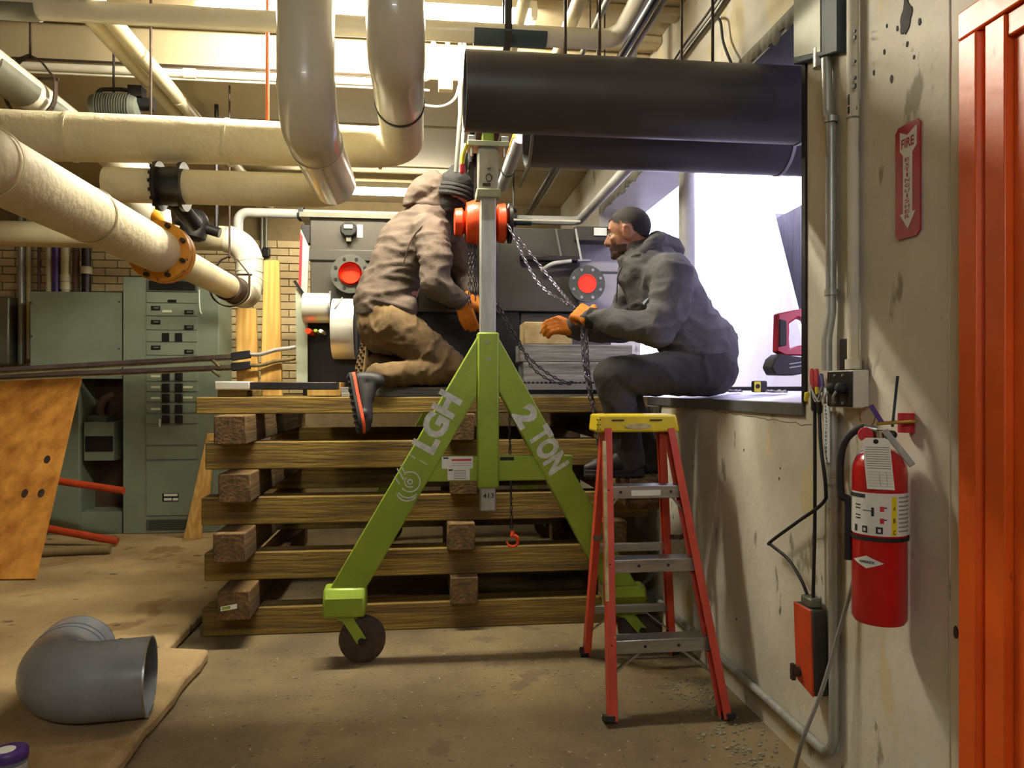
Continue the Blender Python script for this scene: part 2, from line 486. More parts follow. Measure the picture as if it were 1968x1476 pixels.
struct(b.build('wall_front', 'cream_wall'), 'plain cream wall behind the viewer', 'wall')
b = MB().box((-4.4, -2.8, CEIL), (1.7, 7.2, CEIL + 0.2))
ceil_o = struct(b.build('ceiling', 'ceiling_paint'), 'warm lit ribbed ceiling with a lower plank bay', 'ceiling')
# low planks of the rear bay and ribs of the front bay
ys = [4.08, 4.82, 4.85, 5.72, 5.75, 6.85]
for i in range(3):
    b = MB().box((-4.4, ys[2 * i], LOWC), (WX, ys[2 * i + 1], CEIL))
    b.build('ceiling_plank', 'ceiling_paint', ceil_o, bevel=0.01)
for y in (3.56, 3.86, 2.9, 2.1):
    b = MB().box((-4.4, y, CEIL - 0.045), (WX, y + 0.09, CEIL))
    b.build('ceiling_rib', 'ceiling_paint', ceil_o, bevel=0.01)
# bricks (the ones in sight)
bme = None
for r in range(20):
    z = 1.22 + r * 0.0675
    for k in range(17):
        x = -3.95 + k * 0.205 + (0.1025 if r % 2 else 0)
        if (-3.1 < x < -1.72 and z < 2.06): continue
        if x > -0.85: continue
        if bme is None:
            o = MB().cbox((0, 0, 0), (0.195, 0.02, 0.0585)).build('brick', 'brick_paint', wall_b, bevel=0)
            bme = o.data
        else:
            o = bpy.data.objects.new('brick', bme); COL.objects.link(o); attach(o, wall_b)
        o.location = (x, YB - 0.008 + 0.003 * lump((x, r, 0), 3), z)
# wall details: plaster chips and seam on the right wall
b = MB()
cs = W(1742, 36)
ring = []
for k in range(22):
    a = 2 * pi * k / 22; rr = 1 + 0.28 * lump((cos(a) * 2, sin(a) * 2, 5), 1.5)
    ring.append((WX - 0.0025, cs.y + 0.022 * rr * cos(a) - 0.006 * sin(a), cs.z + 0.037 * rr * sin(a) + (0.03 if 0.9 < a < 1.5 else 0)))
b.prism(ring, (0.004, 0, 0)); b.build('plaster_chip', 'wall_chip', wall_r)
for (u, v, r) in [(1725, 55, 4), (1768, 42, 5), (1744, 85, 4), (1705, 50, 3), (1700, 100, 4), (1680, 140, 4), (1714, 152, 6), (1757, 110, 3), (1634, 205, 6), (1640, 170, 3), (1636, 95, 3), (1430, 865, 3), (1500, 900, 2), (1498, 920, 3), (1416, 1190, 3), (1838, 1215, 8)]:
    p = W(u, v); s = r * 2.0 / F
    ring = [(WX - 0.002, p.y + s * cos(a) * (0.7 + 0.5 * lump((cos(a), sin(a), u), 2)), p.z + s * 1.4 * sin(a)) for a in [2 * pi * k / 9 for k in range(9)]]
    MB().prism(ring, (0.004, 0, 0)).build('plaster_chip', 'wall_chip', wall_r)
b = MB()
ss = W(1826, 700)
pth = [(WX - 0.001, ss.y + 0.004 * lump((0, 0, z * 9), 1.0), z) for z in [0.02 + 0.06 * k for k in range(50)]]
b.tube(pth, 0.0022, 6); b.build('plaster_seam', 'wall_paint', wall_r)
b = MB()
p0, p1 = W(1372, 790), W(1560, 818)
pth = [p0.lerp(p1, k / 24) + V((0.001, 0, 0.012 * lump((k * 0.7, 0, 0), 1.0))) for k in range(25)]
b.tube(pth, 0.0025, 5); b.build('plaster_crack', 'wall_seam', wall_r)
# lintel, sill, jamb strip, post in the opening
b = MB().box((WX - 0.005, Y0, LINT), (WX + WT, Y1, LINT + 0.06))
b.build('lintel', 'lintel_concrete', wall_r)
b = MB()
rnd = random.Random(3)
for k in range(60):
    y = Y0 + 0.05 + k * 0.048
    b.ell((WX - 0.004, y, LINT + 0.012 + 0.02 * rnd.random()), (0.012, 0.035, 0.018 + 0.02 * rnd.random()), None, 7, 5)
b.build('broken_edge', 'lintel_concrete', wall_r)
b = MB().box((WX - 0.012, Y0 + 0.002, SILL - 0.045), (WX + WT, Y1, SILL))
b.build('window_sill', 'sill_metal', wall_r, bevel=0.003)
b = MB().prism([(WX + 0.02, 0, SILL), (WX + 0.34, 0, SILL + 0.035), (WX + 0.34, 0, SILL)], (0, 2.9, 0))
b.v = [p + V((0, Y0 + 0.01, 0)) for p in b.v]
b.build('sill_board', 'sill_white', wall_r)
b = MB().box((WX - 0.008, Y0 - 0.012, SILL), (WX + WT, Y0 + 0.012, LINT))
b.build('jamb_edge', 'steel_dark', wall_r)
pc = pt(1320, 500, x=1.36)
b = MB().cyl((pc.x, pc.y, SILL + 0.03), (pc.x, pc.y, LINT), 0.041, 20)
struct(b.build('trim_1', 'grey_pipe'), 'round grey steel post standing in the window opening', 'post')
b = MB().box((WX - 0.004, Y0, LINT - 0.005), (WX + WT, Y1, LINT)); b.build('lintel_plate', 'grey_pipe', wall_r)

# outside
b = MB().box((WX + WT, -1, 0.9), (9, 14, 1.12))
struct(b.build('ground', 'outside_concrete'), 'grey concrete ground outside the opening', 'ground')
b = MB().prism([(2.75, 2.2, 1.12), (2.75, 6.6, 1.12), (2.75, 6.6, 2.62), (2.75, 5.7, 2.62), (2.75, 5.68, 2.57), (2.75, 2.2, 2.66)], (0.25, 0, 0))
struct(b.build('wall_outside', 'outside_concrete'), 'streaked grey concrete wall outside the opening', 'wall')
t0, t1 = pt(1480, 405, x=2.56), pt(1528, 600, x=2.43)
bot = t1 + (t1 - t0) * ((1.13 - t1.z) / (t1.z - t0.z))
top = t0 + (t0 - t1) * 0.65
far = V((0.25, 2.4, 0))
b = MB().prism([bot, bot + far, top + far, top], (0.03, -0.005, 0.0))
tag(b.build('white_board', 'white_board'), 'big bright white board leaning outside the window opening', 'board')
b = MB().box((1.62, 2.0, 1.12), (1.68, 5.4, SILL + 0.055))
tag(b.build('curb_rail', 'steel_dark'), 'dark steel curb rail just outside the white sill', 'rail')
b = MB().box((-0.02, 0, 0), (0.02, 0.16, 0.014)).box((-0.02, 0.13, -0.1), (0.02, 0.15, 0))
p = pt(1508, 536, x=2.73); b.v = [q + p for q in b.v]
tag(b.build('wall_bracket', 'grey_pipe'), 'small grey bracket on the concrete wall outside', 'bracket')

# orange door in the right wall
dy = 1.605
b = MB()
d1 = thing('door_1', (WX, 1.2, 0), 'orange painted steel door and frame beside the extinguisher', 'door')
d1['kind'] = 'structure'
prof = [(WX + 0.02, dy), (WX - 0.03, dy), (WX - 0.03, dy - 0.055), (WX - 0.012, dy - 0.062), (WX - 0.012, dy - 0.072), (WX - 0.026, dy - 0.078), (WX - 0.026, dy - 0.135), (WX + 0.02, dy - 0.14)]
b.prism([(x, y, 0) for x, y in prof], (0, 0, 2.035)); b.build('jamb', 'orange_paint', d1, bevel=0.003)
b = MB().prism([(x, 0.35 + dy - y, 0) for x, y in prof], (0, 0, 2.035)); b.build('jamb', 'orange_paint', d1, bevel=0.003)
b = MB().box((WX - 0.031, 0.35, 2.036), (WX + 0.02, dy + .001, 2.10)).box((WX - 0.02, 0.47, 1.985), (WX + 0.02, dy - .135, 2.036)); b.build('header', 'orange_paint', d1, bevel=0.004)
b = MB().box((WX - 0.008, 0.49, 0.01), (WX + 0.02, dy - 0.138, 1.98)); b.build('door_slab', 'orange_paint', d1, bevel=0.003)
b = MB().cyl((WX - 0.05, 0.58, 1.0), (WX - 0.05, 0.70, 1.0), 0.01).cyl((WX - 0.05, 0.585, 1.0), (WX, 0.585, 1.0), 0.012); b.build('door_handle', 'chrome', d1)

# ------------------------------------------------------------------ fluorescent fixtures
def fixture(x0, x1, y, z, label, glow='tube_glow', tail=''):
    t = thing('strip_light' + tail, ((x0 + x1) / 2, y, z), label, 'light', 'fluorescent strip lights')
    MB().prism([(x0, y - 0.06, z + 0.035), (x0, y + 0.06, z + 0.035), (x0, y + 0.035, z + 0.085), (x0, y - 0.035, z + 0.085)], (x1 - x0, 0, 0)).build('housing', 'fixture_white', t)
    for s in (-1, 1):
        MB().cyl((x0 + 0.03, y + s * 0.04, z + 0.015), (x1 - 0.03, y + s * 0.04, z + 0.015), 0.017, 12).build('tube' + tail, glow, t)
        MB().box((x0, y + s * 0.04 - 0.02, z), (x0 + 0.03, y + s * 0.04 + 0.02, z + 0.045)).build('lamp_holder', 'fixture_white', t)
        MB().box((x1 - 0.03, y + s * 0.04 - 0.02, z), (x1, y + s * 0.04 + 0.02, z + 0.045)).build('lamp_holder', 'fixture_white', t)
        xm = (x0 + x1) / 2 + s * (x1 - x0) * 0.35
        MB().cyl((xm, y, z + 0.085), (xm, y, CEIL if y < 4 else LOWC), 0.006, 6).build('hanger_rod', 'rust_iron', t)
    return t
fixture(-1.02, 0.52, 3.50, 2.95, 'glowing strip light above the white elbow pipes')
fixture(-1.05, 0.28, 6.0, 2.76, 'glowing strip light low over the machine by the brick wall', 'tube_mid')
fixture(-1.0, 0.5, -1.7, 2.93, 'glowing strip light over the empty front of the room', 'tube_dim', '_offscreen')

# ------------------------------------------------------------------ pipes
def ring_on(mb, c, axis, r, wd, th=0.004):
    c = V(c); a = V(axis).normalized()
    mb.lathe([(r, -wd / 2), (r + th, -wd / 2), (r + th, wd / 2), (r, wd / 2), (r, -wd / 2)], c, a, 36)
    del mb.f[-2:]
    return mb
def saddle(p, axis, r, ln, parent, m='grey_saddle'):
    """half-round sheet cradle under a pipe"""
    p = V(p); d, s, u = frame_of(V(axis)); vs = []; n = 10
    for t in (-ln / 2, ln / 2):
        for rr in (r + 0.001, r + 0.006):
            vs += [p + d * t + (s * cos(pi + pi * k / n) + u * sin(pi + pi * k / n)) * rr for k in range(n + 1)]
    q = n + 1; fs = []
    for k in range(n):
        fs += [(k, k + 1, q * 2 + k + 1, q * 2 + k), (q + k + 1, q + k, q * 3 + k, q * 3 + k + 1), (k + 1, k, q + k, q + k + 1), (q * 2 + k, q * 2 + k + 1, q * 3 + k + 1, q * 3 + k)]
    fs += [(0, q, q * 3, q * 2), (n, q * 2 + n, q * 3 + n, q + n)]
    return MB().add(vs, fs).build('saddle', m, parent)
def clevis(p, axis, r, ztop, parent, m='rust_iron'):
    p = V(p); d, s, u = frame_of(V(axis)); mb = MB()
    k = 1.32
    lp = [p + s * r * k * cos(a) + u * r * k * sin(a) for a in [pi * 1.0 + pi * j / 12 for j in range(13)]]
    lp += [p + s * r * k + u * r * 0.9, p + s * r * 0.55 + u * r * 1.9, p + u * r * 2.15, p - s * r * 0.55 + u * r * 1.9, p - s * r * k + u * r * 0.9]
    for i in range(len(lp)):
        mb.beam(lp[i], lp[(i + 1) % len(lp)], 0.03, 0.006, up=d.cross((lp[(i + 1) % len(lp)] - lp[i]).normalized()))
    mb.cyl(p - s * r * 1.5 + u * r * 0.9, p + s * r * 1.5 + u * r * 0.9, 0.006, 8)
    mb.build('clevis_hanger', m, parent)
    top = p + u * r * 2.0
    MB().cyl(top, (top.x, top.y, ztop), 0.0055, 8).build('hanger_rod', m, parent)

# pipe A: comes down near the viewer, turns away, then runs left under pipe B
a1 = pt(588, 232, y=2.40)
zA = a1.z; xA = a1.x
tA = thing('elbow_pipe', (xA, 2.4, CEIL), 'thick white elbow pipe dropping from ceiling, turning to run below another', 'pipe')
xl = pt(205, 370, y=3.25).x
pa = fillet([(xA, 2.40, CEIL - .002), (xA, 2.40, zA), (xA, 3.12, zA)], 0.15, 12)
MB().tube(pa, [0.088 + 0.003 * (1 if 2 < i < 12 else 0) for i in range(len(pa))], 28).build('elbow_cover', 'pvc_cream', tA)
pb = fillet([(xA, 2.70, zA), (xA, 3.25, zA), (xA - 0.5, 3.25, zA), (xl, 3.25, zA)], 0.13, 10)
MB().tube(pb, [0.087 if i == 0 else max(0.070, 0.087 - 0.003 * i) for i in range(len(pb))], 28).build('insulation', 'canvas_cream', tA)
ring_on(MB(), (xA, 2.63, zA), (0, 1, 0), 0.0875, 0.04).build('joint_band', 'pvc_cream', tA)
# black valve on it
xv = pt(330, 370, y=3.25).x
b = MB().lathe([(0.10, -0.055), (0.10, -0.04), (0.075, -0.04), (0.08, 0), (0.075, 0.04), (0.10, 0.04), (0.10, 0.055)], (xv, 3.25, zA), (1, 0, 0), 24)
b.cyl((xv, 3.30, zA - 0.05), (xv + 0.05, 3.40, zA - 0.13), 0.035)
b.build('valve', 'black_metal', tA)
b = MB()
for k in range(16):
    a = 2 * pi * k / 16
    b.cbox((xv - 0.058, 3.25 + 0.09 * cos(a), zA + 0.09 * sin(a)), (0.012, 0.012, 0.012))
b.build('bolt_ring', 'steel_dark', tA)

# pipe B + the big run to the left
b1 = pt(760, 98, y=2.35)
xB, zB = b1.x, b1.z
tB = thing('elbow_pipe', (xB, 2.35, CEIL), 'thick white elbow pipe with a dark band feeding the long canvas-wrapped run', 'pipe')
pa = fillet([(xB, 2.35, CEIL - .002), (xB, 2.35, zB), (xB, 2.80, zB)], 0.15, 12)
MB().tube(pa, [0.088 + 0.003 * (1 if 2 < i < 12 else 0) for i in range(len(pa))], 28).build('elbow_cover', 'pvc_cream', tB)
pb = fillet([(xB, 2.75, zB), (xB, 3.30, zB), (-3.9, 3.30, zB - 0.01)], 0.14, 12)
MB().tube(pb[:-1] + [V((-1.0, 3.3, zB)), V((-1.6, 3.3, zB - 0.005)), V((-2.0, 3.3, zB - 0.008)), pb[-1]], [0.086] * (len(pb) - 1) + [0.095, 0.1, 0.108, 0.11], 28).build('insulation', 'canvas_cream', tB)
ring_on(MB(), (xB, 2.77, zB), (0, 1, 0), 0.088, 0.014, 0.003).build('joint_band', 'black_rubber', tB)
for u in (440, 140, 730):
    p = pt(u, 280, y=3.3)
    ring_on(MB(), (p.x, 3.3, zB - 0.003), (1, 0, 0), 0.088 if u > 700 else (0.096 if u > 300 else 0.1), 0.012, 0.003).build('canvas_lap', 'canvas_cream', tB)
# copper coloured hanger rod
p = pt(514, 150, y=3.30)
MB().cyl((p.x, 3.30, zB + 0.09), (p.x, 3.30, CEIL), 0.008, 8).build('hanger_rod', 'copper_red', tB)

# thin white run T across the top
tt = pt(600, 48, y=3.10); zT = 2.70
xr = pt(1188, 60, y=3.10).x
tT = thing('ceiling_pipe', (0, 3.1, zT), 'slender white pipe crossing under the ceiling with black strap hanger', 'pipe')
MB().tube(fillet([(-3.9, 3.1, zT), (xr, 3.1, zT), (xr, 1.6, zT + 0.02)], 0.10, 10), 0.041, 20).build('pipe_run', 'pvc_cream', tT)
saddle((pt(980, 60, y=3.1).x, 3.1, zT), (1, 0, 0), 0.042, 0.30, tT, 'slate_box')
saddle((pt(10, 35, y=3.1).x, 3.1, zT), (1, 0, 0), 0.042, 0.24, tT)
xs_ = pt(975, 40, y=3.1).x
b = MB().cbox((xs_, 3.055, zT + 0.15), (0.03, 0.004, 0.4)).cbox((xs_, 3.1, zT - 0.047), (0.03, 0.1, 0.004)).cbox((xs_, 3.145, zT + 0.15), (0.03, 0.004, 0.4))
b.build('strap_hanger', 'black_metal', tT)
MB().cyl((pt(28, 30, y=3.1).x, 3.1, zT), (pt(28, 30, y=3.1).x, 3.1, CEIL), 0.006, 6).build('hanger_rod', 'rust_iron', tT)

# pipe E upper left with clevis
e = pt(30, 160, y=3.4)
tE = thing('hung_pipe', (e.x, 3.4, e.z), 'white pipe in dark clevis hanger passing above the long canvas run', 'pipe')
MB().cyl((e.x, 2.6, e.z), (e.x, 4.9, e.z), 0.072, 24).build('insulation', 'pvc_cream', tE)
saddle((e.x, 3.30, e.z), (0, 1, 0), 0.074, 0.3, tE); saddle((e.x, 3.72, e.z), (0, 1, 0), 0.074, 0.28, tE)
clevis((e.x, 3.52, e.z), (0, 1, 0), 0.078, CEIL, tE)
MB().tube([(e.x, 4.3, e.z), (e.x, 4.4, e.z), (e.x, 4.46, e.z)], [0.074, 0.084, 0.08], 20).build('joint_cover', 'canvas_cream', tE)

# pipe D: big diagonal lower left
n0, n1 = pt(0, 318, y=2.0), pt(478, 574, y=4.85)
xD, zD = (n0.x + n1.x) / 2, (n0.z + n1.z) / 2
yf = 3.22
tD = thing('diagonal_pipe', (xD, 3.0, zD), 'large canvas covered pipe with yellow flange running to a white elbow', 'pipe')
MB().cyl((xD - 0.01, 1.0, zD), (xD, yf - 0.04, zD), 0.088, 28).build('insulation', 'canvas_cream', tD)
MB().cyl((xD, yf + 0.04, zD), (xD, 4.50, zD), 0.066, 28).build('insulation', 'paint_pipe', tD)
b = MB().lathe([(0.07, -0.045), (0.122, -0.045), (0.122, -0.006), (0.10, -0.006), (0.10, 0.006), (0.122, 0.006), (0.122, 0.045), (0.07, 0.045)], (xD, yf, zD), (0, 1, 0), 28)
b.build('flange', 'flange_yellow', tD)
b = MB()
for k in range(8):
    a = 2 * pi * (k + 0.5) / 8
    b.cyl((xD + 0.106 * cos(a), yf - 0.065, zD + 0.106 * sin(a)), (xD + 0.106 * cos(a), yf + 0.065, zD + 0.106 * sin(a)), 0.010, 8)
b.build('flange_bolts', 'rust_iron', tD)
ring_on(MB(), (xD, 1.98, zD), (0, 1, 0), 0.0885, 0.012, 0.002).build('canvas_lap', 'canvas_cream', tD)
ring_on(MB(), (xD, 2.55, zD), (0, 1, 0), 0.0885, 0.012, 0.002).build('canvas_lap', 'canvas_cream', tD)
b = MB().lathe([(0.066, -0.10), (0.078, -0.10), (0.078, -0.07), (0.07, -0.06), (0.07, 0.06), (0.078, 0.07), (0.078, 0.10), (0.066, 0.10)], (xD, 4.35, zD), (0, 1, 0), 24)
b.build('coupling', 'rust_iron', tD)
clevis((xD, 4.30, zD), (0, 1, 0), 0.08, LOWC, tD)
# white elbow at its end, rising and turning left
pe = fillet([(xD, 4.45, zD), (xD, 4.78, zD), (xD, 4.78, zD + 0.36), (-3.9, 4.78, zD + 0.36)], 0.16, 9)
k0 = next(i for i, q in enumerate(pe) if q.x < xD - 0.12)
MB().tube(pe[:k0 + 1], 0.083, 24).build('elbow_cover', 'pvc_cream', tD)
b = MB()
for i in (4, 6, 8, 10, 12):
    if i + 1 < k0: ring_on(b, pe[i], pe[i + 1] - pe[i - 1], 0.082, 0.012, 0.004)
b.build('elbow_ribs', 'pvc_cream', tD)
MB().tube(pe[k0:], 0.075, 24).build('insulation', 'paint_pipe', tD)

# pipes running away under the ceiling, upper left
for i, (u, v, z, r, lab) in enumerate([(186, 50, 2.785, 0.030, 'pale slim pipe beside a thicker one below the lit ceiling'), (224, 50, 2.78, 0.036, 'stained cream pipe with a joint ring below the lit ceiling')]):
    p = pt(u, v, z=z)
    t = thing('ceiling_pipe', (p.x, p.y, z), lab, 'pipe')
    MB().cyl((p.x, 2.8, z), (p.x, 6.6, z), r, 18).build('pipe_run', 'paint_pipe', t)
    ring_on(MB(), (p.x, 4.0 + i * 0.2, z), (0, 1, 0), r, 0.03, 0.004).build('joint_ring', 'paint_pipe', t)
# small cream pipe along the lit edge
p = pt(400, 143, y=4.03)
t = thing('edge_pipe', (p.x, 4.03, p.z), 'thin cream pipe and wires along the bright slab edge', 'pipe')
xe = pt(862, 158, y=4.03).x
MB().tube(fillet([(-4.1, 4.03, p.z), (xe - 0.15, 4.03, p.z)], 0.06), 0.021, 14).build('pipe_run', 'pvc_cream', t)
MB().cyl((-4.1, 4.05, p.z + 0.045), (xe - 0.1, 4.05, p.z + 0.045), 0.007, 8).build('wire', 'rust_iron', t)
MB().cyl((-4.1, 4.04, p.z - 0.026), (xe - 0.1, 4.04, p.z - 0.026), 0.006, 8).build('wire', 'pvc_cream', t)
ring_on(MB(), (pt(365, 140, y=4.03).x, 4.03, p.z), (1, 0, 0), 0.021, 0.06, 0.005).build('coupling', 'pvc_cream', t)
# vertical conduits in the middle
for (u, v1, r, m, lab) in [(833, 120, 0.012, 'paint_pipe', 'curved cream conduit dropping from ceiling beside the white elbow'), (860, 150, 0.012, 'grey_saddle', 'straight grey conduit dropping from ceiling to a box')]:
    q = pt(u, v1, y=3.75)
    t = thing('drop_conduit', (q.x, 3.75, q.z), lab, 'conduit')
    pth = [(q.x, 3.75, CEIL), (q.x, 3.75, q.z)]
    if u == 833: pth = fillet([(q.x, 3.75, CEIL), (q.x, 3.75, q.z - 0.08), (q.x - 0.12, 3.75, q.z - 0.1)], 0.06)
    MB().tube(pth, r, 10).build('conduit', m, t)
    if u == 860: MB().cbox((q.x - 0.01, 3.75, q.z - 0.03), (0.07, 0.05, 0.07)).build('box', 'paint_pipe', t, bevel=0.004)
q = pt(884, 200, y=3.75)
t = thing('drop_conduit', (q.x, 3.75, 2.3), 'long grey conduit hanging beside the dark ducts', 'conduit')
pth = fillet([(q.x, 3.75, CEIL - .002), (q.x, 3.75, 2.6), (pt(876, 330, y=3.75).x, 3.76, pt(876, 330, y=3.75).z)], 0.3)
MB().tube(pth, 0.010, 10).build('conduit', 'grey_saddle', t)
MB().tube([V(p_) + V((0.022, 0, 0)) for p_ in pth], 0.008, 8).build('wire', 'grey_pipe', t)
MB().tube(smooth_path([(q.x, 3.74, 2.75), (q.x - 0.03, 3.72, 2.66), (q.x - 0.10, 3.72, 2.62), (q.x - 0.22, 3.8, 2.66), (q.x - 0.36, 3.95, 2.74)]), 0.006, 6).build('wire', 'pvc_cream', t)
# K: white run behind everything
k0_, k1_ = pt(458, 408, y=5.0), pt(1112, 413, y=5.0)
zK = k0_.z
t = thing('rear_pipe', (k0_.x, 5.0, zK), 'white pipe crossing behind both workers with clevis hanger', 'pipe')
pth = fillet([(k0_.x, 5.0, zK - 0.26), (k0_.x, 5.0, zK), (k1_.x, 5.0, zK), (k1_.x, 3.7, zK), (k1_.x, 3.7, CEIL)], 0.06, 8)
MB().tube(pth, 0.030, 18).build('pipe_run', 'grey_pipe', t)
for u in (987, 580): clevis((pt(u, 400, y=5.0).x, 5.0, zK), (1, 0, 0), 0.034, LOWC, t, 'black_metal')
saddle((pt(610, 400, y=5.0).x, 5.0, zK), (1, 0, 0), 0.032, 0.25, t, 'slate_box')
saddle((pt(985, 405, y=5.0).x, 5.0, zK), (1, 0, 0), 0.032, 0.25, t, 'slate_box')
p = pt(700, 415, y=4.7)
MB().cyl((pt(585, 408, y=4.7).x, 4.7, p.z), (pt(1115, 420, y=4.7).x, 4.7, p.z), 0.008, 8).build('wire', 'pvc_cream', t)
# pipes going away over the ducts
for (u, v, z, r, m, lab, y0, y1) in [
        (1092, 55, 2.80, 0.030, 'paint_pipe', 'white pipe going away above the dark ducts', 2.0, 4.6),
        (1003, 20, 2.82, 0.026, 'paint_pipe', 'cream pipe going away above the black strap', 2.0, 4.2),
        (1158, 20, 2.86, 0.014, 'grey_saddle', 'slim grey conduit crossing the cream ceiling', 2.2, 6.0),
        (1228, 50, 2.60, 0.016, 'black_metal', 'black conduit going away over the dark ducts', 1.6, 6.2),
        (1246, 50, 2.60, 0.010, 'grey_pipe', 'bright thin conduit strapped beside the black one', 1.6, 6.2)]:
    p = pt(u, v, z=z)
    t = thing('away_pipe', (p.x, p.y, z), lab, 'pipe')
    MB().cyl((p.x, y0, z), (p.x, y1, z), r, 14).build('pipe_run', m, t)
    MB().cyl((p.x, y0 + (1.85 if y0 < 2 else 1.22), z), (p.x, y0 + (1.85 if y0 < 2 else 1.22), CEIL), 0.004, 6).build('hanger_rod', 'rust_iron', t)
# short pipe with yellow tape beside gantry post
p0, p1 = pt(1000, 262, y=4.05), pt(965, 358, y=5.2)
t = thing('hung_pipe', p0, 'short bluish pipe with yellow tape stripe beside the gantry post', 'pipe')
MB().cyl(p0, p1, 0.040, 18).build('pipe_run', 'grey_pipe', t)
ring_on(MB(), p0.lerp(p1, 0.62), p1 - p0, 0.040, 0.02, 0.004).build('band', 'black_rubber', t)
MB().beam(p0 + V((-0.035, -0.005, 0)), p0.lerp(p1, 0.3) + V((-0.035, -0.005, 0)), 0.012, 0.02).build('tape_stripe', 'flange_yellow', t)
MB().cyl(p0 + V((0, 0.2, -0.01)), (p0.x, p0.y + 0.2, LOWC), 0.005, 6).build('hanger_rod', 'rust_iron', t)
# black cables clipped along the wall above the opening
pth = [W(1412, -30, .02), W(1370, 34, .02), W(1335, 80, .02), W(1308, 118, .02), W(1262, 190, .02)]
t = thing('cable_bundle', W(1370, 34), 'tied bundle of black cables along the wall above the ducts', 'cable')
for i, o_ in enumerate((0, 0.012, 0.022)):
    MB().tube(smooth_path([q + V((-0.01 * i, 0, o_)) for q in pth]), 0.006, 6).build('cable', 'black_rubber' if i != 1 else 'wire_grey', t)
MB().tube(smooth_path([W(1370, 34, .03), W(1384, 40, .03), W(1390, 80, .03), W(1404, 118, .04), W(1420, 150, .05)]), 0.006, 6).build('cable_loop', 'black_rubber', t)

# ------------------------------------------------------------------ two dark ducts through the window
yd1, yd2 = 2.66, 3.06
zc = 2.285; rd = 0.137
def duct(y, u_end, label, band_u):
    xe_ = pt(u_end, 200, y=y).x
    t = thing('dark_duct', (xe_, y, zc), label, 'duct', None)
    n = 40; path_o = [(xe_, y, zc), (3.2, y, zc)]
    b = MB()
    b.lathe([(rd - 0.006, 0.0), (rd, 0.0), (rd, 2.6 - xe_), (rd - 0.006, 2.6 - xe_), (rd - 0.006, 0.0)], (xe_, y, zc), (1, 0, 0), 48)
    b.f = b.f[:-2]
    b.build('pipe_wall', 'duct_dark', t)
    for bu in band_u:
        xb = pt(bu, 285, y=y).x
        ring_on(MB(), (xb, y, zc), (1, 0, 0), rd, 0.014, 0.004).build('strap_band', 'duct_band', t)
    yo = 0.0 if y < 3 else -0.065
    for hx in (xe_ + (0.36 if y < 3 else 0.29), 1.05):
        MB().cyl((hx, y + yo, zc + sqrt(rd * rd - yo * yo) - 0.003), (hx, y + yo, CEIL), 0.006, 8).build('hanger_rod', 'rust_iron', t)
    return t, xe_
duct(yd1, 893, 'front dark plastic duct with square cut end above the gantry', (1538,))
t, xe_ = duct(yd2, 1012, 'rear dark plastic duct showing its pale open rim', (1500,))
ring_on(MB(), (xe_ + 0.006, yd2, zc), (1, 0, 0), rd - 0.004, 0.012, 0.006).build('open_rim', 'duct_band', t)

# ------------------------------------------------------------------ conduits and boxes on the right wall
t = thing('wall_conduit', W(1600, 1380), 'bare galvanized conduit with offset bends down the right wall', 'conduit')
ce = [W(1588, 112, .022), W(1590, 220, .022), W(1597, 240, .022), W(1597, 600, .022), W(1589, 650, .03), W(1589, 712, .03)]
MB().tube(fillet(ce, 0.06, 5), 0.0155, 14).build('conduit', 'galv', t)
ce = [W(1600, 790, .02), W(1603, 1290, .02), W(1604, 1402, .02), W(1540, 1386, .02), W(1310, 1178, .02), W(1262, 1135, .02)]
ce[2] = V((ce[1].x, ce[1].y, ce[3].z)); ce[4].z = ce[3].z = ce[5].z = 0.115; ce[2].z = 0.115
MB().tube(fillet(ce, 0.075, 9), 0.0155, 14).build('conduit', 'galv', t)
for v in (230, 562): ring_on(MB(), W(1597, v, .022), (0, 0, 1), 0.0155, 0.018, 0.004).build('coupling', 'galv', t)
ring_on(MB(), W(1601, 925, .02), (0, 0, 1), 0.0155, 0.018, 0.005).build('coupling', 'galv', t)
ring_on(MB(), W(1600, 905, .02), (0, 0, 1), 0.0155, 0.05, 0.003).build('coupling', 'galv', t)
t = thing('wall_conduit', W(1640, 700), 'painted conduit with chipped paint ending at the outlet box', 'conduit')
MB().tube([W(1639, -20, .022), W(1640, 705, .022)], 0.0165, 14).build('conduit', 'wall_paint', t)
ring_on(MB(), W(1640, 700, .022), (0, 0, 1), 0.0165, 0.028, 0.006).build('coupling', 'wall_paint', t)
ring_on(MB(), W(1639, 228, .022), (0, 0, 1), 0.0165, 0.006, 0.001).build('coupling', 'wall_seam', t)
b = MB()
for (v, dz) in ((60, .006), (72, .01), (118, .006), (150, .008), (165, .012), (192, .03), (212, .02)):
    q = W(1632 if v > 180 else 1643, v, 0.036); b.cbox(q, (0.006, 0.007, dz))
b.build('bare_patch', 'slate_box', t)
